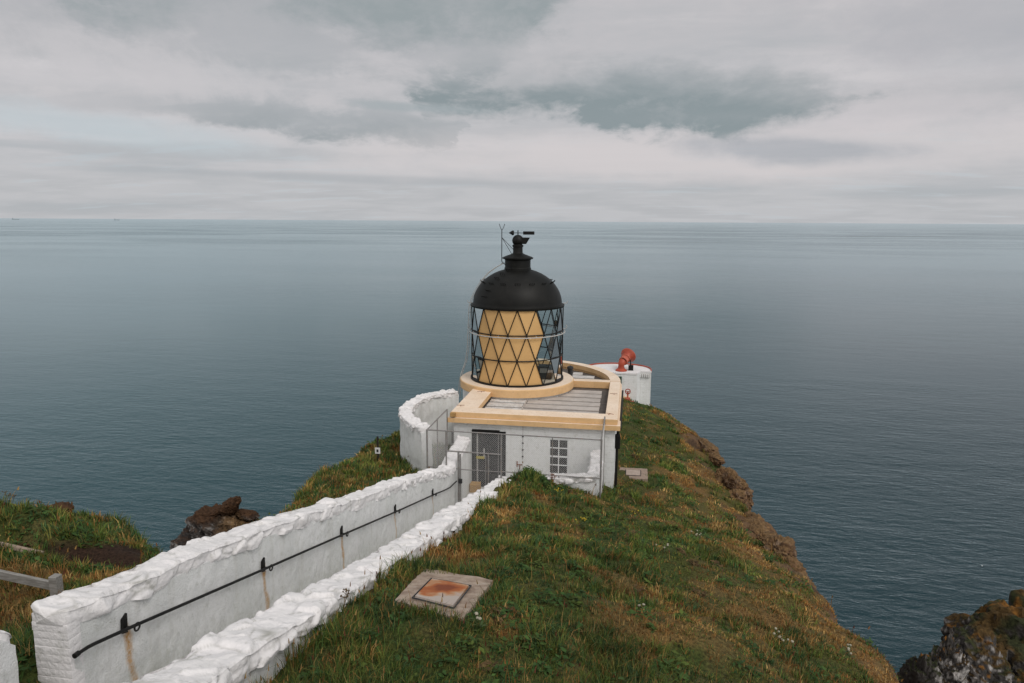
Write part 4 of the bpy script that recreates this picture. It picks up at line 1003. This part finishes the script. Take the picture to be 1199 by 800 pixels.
# ------------------------------------------------------------------ rocks
def rock(name, blobs, label, cat, colour, sub=5, seed=0, amp=.22, base=None):
    """one mesh of craggy lobes; blobs: (centre, radii, euler z, lean)"""
    Vs, Fs, off = [], [], 0
    for bi, (c, r, ang, lean) in enumerate(blobs):
        b = bmesh.new(); bmesh.ops.create_icosphere(b, subdivisions=sub, radius=1)
        Rm = Matrix.Rotation(ang, 3, 'Z') @ Matrix.Rotation(lean, 3, 'Y'); rm = (r[0]*r[1]*r[2])**(1/3)
        for v in b.verts:
            d = v.co.copy(); q = Vector((d.x*r[0], d.y*r[1], d.z*r[2])); o3 = Vector((seed+bi*7.7, seed*2.1, bi*3.3))
            k = 1.+amp*1.2*mn.noise(q*(.9/rm)+o3)
            dist, _ = mn.voronoi(q*(2.2/rm)+o3); k += amp*.9*(dist[1]-dist[0]-.3)
            dist, _ = mn.voronoi(q*(5./rm)+o3); k += amp*.38*(dist[1]-dist[0]-.3)
            k += amp*.25*mn.fractal(q*(9./rm)+o3, 1., 2., 4)
            strat = math.sin((q.z*1.0+q.x*.4)*9/rm+3*mn.noise(q*(1.4/rm)+o3)); k += amp*.10*strat
            v.co = Vector(c)+Rm @ (q*k)
        b.verts.ensure_lookup_table()
        Vs.append(np.array([v.co for v in b.verts])); Fs.append(np.array([[v.index for v in f.verts] for f in b.faces])+off); off += len(b.verts)
        b.free()
    V = np.concatenate(Vs); F = np.concatenate(Fs)
    fn = np.cross(V[F[:, 1]]-V[F[:, 0]], V[F[:, 2]]-V[F[:, 0]]); N_ = np.zeros_like(V)
    for i in range(3): np.add.at(N_, F[:, i], fn)
    N_ /= np.linalg.norm(N_, axis=1)[:, None]+1e-9
    o = mesh_np(name, V, F3=F, mat=M['rock'], smooth=True, col=colour(V, N_)); o.data.set_sharp_from_angle(angle=R(32)); return tag(o, label, cat)
def col_right(V, N):
    x, y, z = V.T; n1 = fbm(x*1.3+z, y*1.3-z*.6, 5, 5); n2 = fbm(x*4+z*3, y*4+z*2, 9, 4); n3_ = fbm(x*.5, y*.5+z*.3, 12, 3)
    c = mixc((.020, .019, .018), (.060, .054, .050), n1)
    guano = sst(.52, .62, n2+.22*(n3_-.5)+.1*N[:, 2])*sst(.5, .2, N[:, 2])*sst(14.3, 13.3, x)*sst(10.7, 11.4, x)
    c = mixc(c, (.38, .36, .345), np.clip(guano*.9, 0, 1))
    veg = sst(.55, .75, N[:, 2]+.35*(n1-.5)+sst(13.2, 14.2, x)*.40)
    vc = mixc((.060, .036, .012), (.026, .030, .012), sst(.42, .58, fbm(x*1.2+7, y*1.2, 15, 4))); vc = mixc(vc, (.14, .062, .012), sst(.58, .74, fbm(x*2.2, y*2.2, 19, 4)+.12*(N[:, 2]-.6)))
    return mixc(c, (0, 0, 0), veg*1.)+vc*veg[:, None]
rock('sea_cliff', [((13.1, 27.0, 53.1), (1.35, 1.7, 1.9), .2, 0), ((15.1, 28.6, 52.9), (2.0, 2.3, 2.2), .5, 0), ((11.75, 26.3, 53.25), (.62, .8, 1.95), 0, .12), ((10.85, 26.1, 52.7), (.75, 1.1, 1.85), 0, .1), ((14.6, 27.0, 48.5), (4.6, 3.6, 4.6), 0, 0), ((17.6, 29.5, 52.0), (3.4, 3., 3.4), 0, 0), ((16, 29, 34), (7, 6, 16), 0, 0), ((17, 30, 10), (10, 9, 18), 0, 0)],
     'dark guano-streaked cliff with orange lichen and turf at the lower right corner', 'rock', col_right, 6, 3., .26)
def col_left(V, N):
    x, y, z = V.T; n1 = fbm(x*1.4+z*.8, y*1.2-z, 5, 5); n2 = fbm(x*5+z*4, y*5+z*5, 9, 4)
    c = mixc((.013, .012, .012), (.060, .054, .050), n1); c = mixc(c, (.30, .29, .28), sst(.50, .62, n2)*sst(.75, .35, N[:, 2])*.75)
    tan = sst(.45, .6, fbm(x*.9+3, z*.9+y, 33, 3)+.22*sst(-17.9, -16.9, x))
    c = mixc(c, (.20, .125, .060), tan*sst(-18.4, -17.3, x)*.9)
    return mixc(c, (.055, .028, .014), np.maximum(sst(.6, .95, N[:, 2]+.4*(n1-.5))*.6, sst(56.35, 56.75, z+.5*(n1-.5)))*sst(50, 55, z)*.95)
rock('rock_stack', [((-18.4, 29.2, 55.75), (1.5, 1.3, 1.2), .2, .45), ((-19.4, 28.9, 54.7), (1.25, 1.1, 1.1), 0, .55), ((-17.3, 29.4, 55.6), (.95, 1.0, .85), 0, -.3), ((-17.75, 29.0, 57.05), (.60, .42, .30), .1, -.60), ((-18.4, 28.9, 56.75), (.75, .4, .20), .1, -.45), ((-17.05, 29.2, 56.62), (.55, .4, .20), 0, .15), ((-18.2, 29.5, 50), (3.4, 2.6, 5.5), 0, 0), ((-18, 30, 30), (5, 4.5, 18), 0, 0), ((-18, 30, 6), (7, 7, 14), 0, 0)],
     'craggy dark rock stack with a brown boulder on top beyond the left wall', 'rock', col_left, 6, 8., .24)
def col_crag(V, N):
    x, y, z = V.T; n1 = fbm(x*1.7+z*.8, y*1.7-z, 5, 5)
    c = mixc((.040, .025, .016), (.185, .100, .050), n1); c = mixc(c, (.26, .19, .14), sst(.58, .7, fbm(x*5+z*4, y*5, 9, 4))*.6)
    return mixc(c, (.150, .092, .042), sst(.45, .9, N[:, 2]+.6*(n1-.5))*.85)
rock('crag', [((4.62, 30.6, 58.85), (.45, 1.0, .62), .2, 0), ((4.35, 31.9, 58.85), (.40, .9, .42), -.3, 0), ((4.75, 30.2, 58.0), (.5, .9, .8), .0, 0), ((4.5, 29.4, 58.75), (.4, .8, .4), .1, 0), ((4.9, 31.2, 58.1), (.5, 1.3, .7), .1, 0)],
     'rounded brown crag jutting from the cliff edge right of the lighthouse', 'rock', col_crag, 5, 2., .34)
rock('crag', [((4.80, 22.3, 59.82), (.5, .9, .42), .1, 0), ((5.0, 21.5, 59.4), (.5, .9, .55), .3, 0), ((4.6, 23.5, 59.68), (.42, .9, .34), .2, 0), ((4.55, 24.8, 59.40), (.42, 1.0, .34), .1, 0), ((5.0, 20.4, 59.35), (.45, 1.0, .55), .2, 0), ((4.75, 26.1, 59.1), (.4, .9, .35), .0, 0)],
     'broken brown crag at the middle of the right cliff edge', 'rock', col_crag, 5, 12., .36)
rock('crag', [((4.1, 35.2, 58.98), (.34, .9, .25), .1, 0), ((4.2, 34.2, 58.92), (.34, .7, .26), .3, 0), ((3.95, 36.4, 58.85), (.34, .9, .25), .2, 0)],
     'small brown crag farthest along the right cliff edge', 'rock', col_crag, 4, 22., .34)
rock('boulder', [((-11.0, 12.05, 64.30), (.19, .20, .15), .3, 0), ((-11.25, 12.1, 64.28), (.13, .16, .09), .0, 0)],
     'dark boulder on the top edge of the grassy hump at the left', 'rock', col_left, 4, 5., .30)

# ------------------------------------------------------------------ turf
def blades(base, h, wd, lean, col, curve=.5, name='grass', tipcol=None):
    n = len(base); a = rng.uniform(0, 2*PI, n); sx, sy = np.cos(a)*wd/2, np.sin(a)*wd/2
    V = np.zeros((n, 5, 3)); z = np.zeros(n)
    side = np.stack([sx, sy, z], 1)
    mid = base+np.stack([lean[:, 0]*.30*h, lean[:, 1]*.30*h, h*.55], 1)
    ln = np.hypot(lean[:, 0], lean[:, 1]); tip = base+np.stack([lean[:, 0]*h, lean[:, 1]*h, h*np.maximum(.25, 1-.45*ln*ln)], 1)
    V[:, 0] = base-side; V[:, 1] = base+side; V[:, 2] = mid+side*.75; V[:, 3] = mid-side*.75; V[:, 4] = tip
    i = (np.arange(n)*5)[:, None]; F4 = i+np.array([[0, 1, 2, 3]]); F3 = i+np.array([[3, 2, 4]])
    c = np.repeat(col[:, None, :], 5, 1)
    return V.reshape(-1, 3), F3, F4, c.reshape(-1, 3)
def allowed(x, y):
    ok = edge_dist(x, y) < .8
    ok &= ~((x > -6.0) & (x < -3.60) & (y < 24.8))
    ok |= (x > -6.05) & (x < -5.6) & (y > 5.34) & (y < 5.96)
    ok &= ~((x > -6.5) & (x < -.75) & (y > 22.75) & (y < 25.2))
    ok &= ~((x > -6.4) & (x < -.25) & (y >= 24.9) & (y < 36))
    ok &= ~((x > -2.7) & (x < 1.42) & (y > 42.55) & (y < 45.4))
    ok &= ~((x > -3.0) & (x < -1.85) & (y > 7.98-(x+1.9)*.45) & (y < 9.95))
    ok &= ~((x > -.15) & (x < .8) & (y > 26.85) & (y < 28.0))
    ok &= ~((x > -7.2) & (x < -6.3) & (y > 25) & (y < 33))
    ok &= ~((x > 2.) & (y > 15) & (edge_dist(x, y)+(fbm(x*.9, y*.9, 66, 4)-.5)*3.4 > -.30))      # crumbling bare earth along the right rim
    ok &= SOILM(x, y) < .84
    return ok
def scatter(n, xr, yr, pw=1.5, dmin=6.):
    """random ground points, denser where the view is near"""
    out = []; got = 0
    while got < n:
        x = rng.uniform(*xr, 200000); y = rng.uniform(*yr, 200000); d = np.hypot(x, y)
        k = rng.random(len(x)) < (dmin/np.maximum(d, dmin))**pw
        z0 = 69-.26*y; u, v, fw = proj(np.stack([x, y, z0], 1)); k &= (np.abs(u) < .98) & (v > -.75) & (v < .30) & (fw > 3)
        k &= allowed(x, y); x, y = x[k], y[k]; out.append(np.stack([x, y], 1)); got += len(x)
    return np.concatenate(out)[:n]
GREENS = np.array([(.040, .080, .018), (.068, .110, .021), (.102, .130, .024), (.038, .082, .030), (.148, .140, .034)])
STRAW = np.array([(.30, .175, .055), (.23, .125, .038), (.34, .225, .085), (.21, .092, .026)])
def turf(ncl, per, xr, yr, pw, dmin, name):
    c = scatter(ncl, xr, yr, pw, dmin); n = ncl*per; d = np.hypot(c[:, 0], c[:, 1])
    bt = brown(c[:, 0], c[:, 1]); isb = rng.random(ncl) < np.clip(bt*.92+.05, 0, 1)
    cc = np.where(isb[:, None], STRAW[rng.integers(0, 4, ncl)], GREENS[rng.integers(0, 5, ncl)])
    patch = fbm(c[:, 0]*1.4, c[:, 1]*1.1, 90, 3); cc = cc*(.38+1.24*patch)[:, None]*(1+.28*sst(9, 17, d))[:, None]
    lush = sst(.42, .62, fbm(c[:, 0]*.8+5, c[:, 1]*.7, 95, 3))*(1-bt)
    nearwall = np.exp(-np.maximum(0, c[:, 0]+3.6)/.9)*(c[:, 0] > -3.7)
    hh = .048+.12*lush+.13*nearwall+.03*rng.random(ncl); hh = np.where(c[:, 0] < -6, hh+.06, hh)
    hh *= 1+.25*sst(14, 30, d)
    rad = .05+.012*d/6
    C_ = np.repeat(c, per, 0); D = np.repeat(d, per); ang = rng.uniform(0, 2*PI, n); rr = np.sqrt(rng.random(n))*np.repeat(rad, per)*1.6
    x = C_[:, 0]+rr*np.cos(ang); y = C_[:, 1]+rr*np.sin(ang); ok = allowed(x, y)
    h = np.repeat(hh, per)*rng.uniform(.45, 1.35, n)
    wd = .0075*np.maximum(1, D/6.5)**.95*rng.uniform(.7, 1.3, n)
    ln = rng.uniform(.15, .85, n)[:, None]*np.stack([np.cos(ang), np.sin(ang)], 1)*.9+np.array([.12, -.10])+rng.normal(0, .15, (n, 2))
    col = np.repeat(cc, per, 0)*rng.uniform(.70, 1.35, n)[:, None]
    dry = rng.random(n) < .045; col[dry] = STRAW[rng.integers(0, 4, dry.sum())]
    x, y, h, wd, ln, col = x[ok], y[ok], h[ok], wd[ok], ln[ok], col[ok]
    z = H(x, y)-.015
    V, F3, F4, cv_ = blades(np.stack([x, y, z], 1), h, wd, ln, col)
    o = mesh_np(name, V, F3=F3, F4=F4, mat=M['grass'], col=cv_); tag(o, 'rough coastal grass in green and straw tufts over the headland', 'grass', kind='stuff'); return o
turf(15000, 18, (-24, 8), (3.5, 52), 1.55, 6.5, 'grass')
def stalks():
    """tall straw stalks and seed heads standing above the turf"""
    c = scatter(4200, (-20, 7), (4, 34), 1.7, 6.); n = len(c); d = np.hypot(c[:, 0], c[:, 1])
    nearwall = np.exp(-np.maximum(0, c[:, 0]+3.6)/1.2)*(c[:, 0] > -3.7); k = rng.random(n) < .14+.7*nearwall+.3*(c[:, 0] < -6)+.25*(c[:, 1] < 9); c, d = c[k], d[k]; n = len(c)
    h = rng.uniform(.18, .42, n); z = H(c[:, 0], c[:, 1]); ln = rng.normal(0, .22, (n, 2))+np.array([.1, -.05])
    col = STRAW[rng.integers(0, 4, n)]*rng.uniform(.6, 1.2, n)[:, None]
    k = edge_dist(c[:, 0], c[:, 1]) < -.3; c, d, h, z, ln, col = c[k], d[k], h[k], z[k], ln[k], col[k]; n = len(c)
    V, F3, F4, cv_ = blades(np.stack([c[:, 0], c[:, 1], z], 1), h, .006*np.maximum(1, d/6), ln, col)
    tip = np.stack([c[:, 0]+ln[:, 0]*h, c[:, 1]+ln[:, 1]*h, z+h*np.maximum(.25, 1-.45*(ln**2).sum(1))], 1)-np.array([0, 0, .05])
    V2, F32, F42, cv2 = blades(np.repeat(tip, 2, 0), np.full(2*n, .075), np.repeat(.014*np.maximum(1, d/7), 2), np.repeat(ln, 2, 0), np.repeat(np.where((rng.random(n) < .25)[:, None], np.array([.11, .035, .02]), col*1.1), 2, 0))
    o = mesh_np('tall_grass', np.r_[V, V2], F3=np.r_[F3, F32+len(V)], F4=np.r_[F4, F42+len(V)], mat=M['grass'], col=np.r_[cv_, cv2])
    tag(o, 'dry grass stalks and seed heads standing above the turf', 'grass', kind='stuff')
stalks()
def herbs():
    """low broad-leaved weeds in dark clumps"""
    c = scatter(520, (-20, 6.5), (4, 34), 1.5, 6.5); k = rng.random(len(c)) > brown(c[:, 0], c[:, 1])*.8; c = c[k]
    ext = np.stack([rng.normal(-9.3, 1.3, 110), rng.normal(9.75, .25, 110)], 1); ext2 = np.stack([rng.normal(-2.6, .55, 45), rng.normal(22.05, .25, 45)], 1); ext3 = np.stack([rng.normal(-1.3, .3, 26), rng.normal(8.7, .4, 26)], 1)
    c = np.r_[c, ext, ext2, ext3]; ncl = len(c); per = 34; n = ncl*per; R0 = rng.uniform(.07, .20, ncl)*(1+.02*np.hypot(c[:, 0], c[:, 1]))
    cc = np.array([(.026, .058, .012), (.040, .076, .016), (.056, .080, .014), (.080, .050, .020)])[rng.choice(4, ncl, p=[.4, .3, .2, .1])]
    ang = rng.uniform(0, 2*PI, n); rr = np.sqrt(rng.random(n))*np.repeat(R0, per); x = np.repeat(c[:, 0], per)+rr*np.cos(ang); y = np.repeat(c[:, 1], per)+rr*np.sin(ang)
    ok = allowed(x, y); z = H(x, y)+np.repeat(R0, per)*(1-(rr/np.repeat(R0, per))**2)*rng.uniform(.1, 1., n)
    s = rng.uniform(.018, .042, n)*np.repeat(1+.035*np.hypot(c[:, 0], c[:, 1]), per)
    th = rng.uniform(0, 2*PI, n); t = np.stack([np.cos(th), np.sin(th), rng.uniform(-.4, .5, n)], 1); b_ = np.stack([-np.sin(th), np.cos(th), rng.uniform(-.3, .3, n)], 1)*.55
    p = np.stack([x, y, z], 1); V = np.stack([p-t*s[:, None], p+b_*s[:, None], p+t*s[:, None]*1.1-np.array([0, 0, 1])*s[:, None]*.3, p-b_*s[:, None]], 1)[ok]
    col = np.repeat(np.repeat(cc, per, 0)[ok]*rng.uniform(.7, 1.5, ok.sum())[:, None], 4, 0); m_ = len(V)
    o = mesh_np('ground_cover', V.reshape(-1, 3), F4=np.arange(m_*4).reshape(-1, 4), mat=M['grass'], col=col); tag(o, 'low leafy weeds spreading in dark green clumps through the grass', 'weeds', kind='stuff')
herbs()

# flowering plants one can count
def flower_plant(x, y, label, petal, n=7, h=.22, spread=.14, head=.028, group=None, name='wildflower'):
    z = float(H(np.array([x]), np.array([y]))[0]); e = empty(name, (x, y, z), label, 'plant', group); st = MB(); lf = MB(); heads = []
    for k in range(n):
        a = rnd.uniform(0, 2*PI); r = spread*math.sqrt(rnd.random()); hh = h*rnd.uniform(.65, 1.1); t = Vector((x+r*math.cos(a), y+r*math.sin(a), z+hh))
        st.tube([(x+r*.3*math.cos(a), y+r*.3*math.sin(a), z-.02), (t.x-.01, t.y, z+hh*.6), t], [.006, .005, .004], 4)
        heads.append(t)
        for _ in range(5):
            zz = z+hh*rnd.uniform(.1, .7); b_ = rnd.uniform(0, 2*PI); u = Vector((math.cos(b_), math.sin(b_), .2)); w_ = Vector((-u.y, u.x, 0))*.014; o_ = Vector((t.x, t.y, zz))
            lf.face([o_, o_+u*.05+w_, o_+u*.11, o_+u*.05-w_])
    st.build('stem', M['leaf'], e)
    for t in heads:
        q = head*rnd.uniform(.8, 1.3); MB().lathe([(0, -.02), (q*.7, -.004), (q, .006), (q*.75, .018), (0, .024)], t, 7, axis=(rnd.uniform(-.4, .4), rnd.uniform(-.4, .4), 1)).build('flower_head', M[petal], e)
    lf.build('leaves', M['leaf'], e)
G1 = 'yellow ragwort plants in the grass'; G2 = 'white flowering weeds on the slope'
for (x, y, lab, n) in ((-1.98, 21.0, 'yellow ragwort blooming below the barred window', 9), (-.85, 20.9, 'small yellow ragwort by the foot of the right fence panel', 5), (-.95, 16.3, 'yellow ragwort in open grass between slab and lighthouse', 7), (.35, 20.4, 'tiny yellow ragwort on the grass to the right of the fence', 3)):
    flower_plant(x, y, lab, 'petal_yellow', n, .24, .18, .022, G1)
for (x, y, lab, n) in ((2.6, 11.2, 'white flowering weed, largest clump on the brown right slope', 9), (3.9, 12.2, 'white flowering weed nearest the right cliff edge', 6), (1.9, 18.6, 'white flowering weed on the upper right slope', 8), (-1.72, 7.75, 'white daisies at the front corner of the concrete slab', 3), (.8, 15.2, 'white flowering weed amid grass in the middle of the slope', 4), (.4, 10.6, 'single white flowering weed in the green grass', 2)):
    flower_plant(x, y, lab, 'petal_white', n, .16, .18, .021, G2)
def weed(x, y, h, label, n=4, name='dry_weed', m_='stem', z=None):
    z = float(H(np.array([x]), np.array([y]))[0]) if z is None else z; b_ = MB()
    for k in range(n):
        a = rnd.uniform(0, 2*PI); q = Vector((math.cos(a), math.sin(a), 0))*h*.22; top = Vector((x, y, z+h*rnd.uniform(.75, 1)))+q
        b_.tube([(x, y, z-.03), Vector((x, y, z+h*.5))+q*.4, top], [.006, .005, .003], 4)
        for j in range(5):
            u = rnd.uniform(.5, 1); p = Vector((x, y, z+h*.5)).lerp(top, u*.9); a2 = rnd.uniform(0, 2*PI); d = Vector((math.cos(a2), math.sin(a2), .7))*h*.10
            b_.tube([p, p+d], .004, 3); b_.lathe([(0, -.012), (.014, 0), (0, .014)], p+d, 5)
    o = b_.build(name, M[m_]); tag(o, label, 'plant'); return o
weed(-11.9, 11.3, .45, 'tall dry weed standing against the sea at the far left', 3)
weed(-11.6, 11.5, .42, 'dry branching weed on the hump near the far left', 3)
weed(-3.45, 7.95, .50, 'dry brown dock standing against the outer face of the right wall', 2)
weed(-4.12, 8.3, .34, 'leafless weed growing on the path between the two walls', 3, z=64.85)
weed(-2.28, 22.2, .42, 'rusty brown dock in front of the fence below the window', 5, m_='rust')
# gull over the sea and ships on the horizon
gu = empty('seagull', (73.3, 154., .35), 'white gull on the dark water at the right', 'bird')
MB().lathe([(0, -.28), (.05, -.2), (.10, -.05), (.10, .08), (.05, .2), (.055, .25), (.03, .31), (0, .36)], (73.3, 154., .35), 10, axis=(1, .3, .1)).build('body', M['bird'], gu, True)
MB().face([(73.25, 153.95, .4), (73.4, 153.9, .4), (73.3, 153.4, .55), (73.1, 153.1, .48)]).build('wing', M['ship'], gu)
MB().face([(73.25, 154.05, .4), (73.4, 154.1, .4), (73.3, 154.6, .55), (73.1, 154.9, .48)]).build('wing', M['ship'], gu)
gu.scale = (.6, .6, .6)
for (vx, vy, ln_, lab) in ((-.84, .89, 230, 'faint grey ship on the horizon at the far left edge'), (-.70, .91, 190, 'faint grey ship on the horizon, second from the left edge')):
    D = 27000; x, y = vx*D, vy*D; e = empty('cargo_ship', (x, y, 0), lab, 'ship', 'ships on the horizon')
    t = Vector((vy, -vx, 0)).normalized(); n_ = Vector((vx, vy, 0)).normalized(); Rm = Matrix((t, n_, Vector((0, 0, 1)))).transposed()
    b_ = MB(); P = [(-ln_/2, -14), (ln_/2-20, -14), (ln_/2, 0), (ln_/2-20, 14), (-ln_/2, 14)]
    b_.prism([tuple((Vector((x, y, 0))+t*u+n_*v)[:2]) for u, v in P], -2, 26); b_.build('hull', M['ship'], e)
    MB().obox(Vector((x, y, 45))-t*ln_*.36, (22, 24, 38), Rm).build('superstructure', M['ship'], e)

# ------------------------------------------------------------------ render
sc.render.engine = 'CYCLES'; sc.view_settings.view_transform = 'Standard'; sc.view_settings.look = 'None'
sc.view_settings.exposure = 0.; sc.view_settings.gamma = 1.; sc.view_settings.use_curve_mapping = False
sc.cycles.max_bounces = 6; sc.cycles.transparent_max_bounces = 12; sc.cycles.use_denoising = True
sc.render.resolution_x = 1024; sc.render.resolution_y = 683
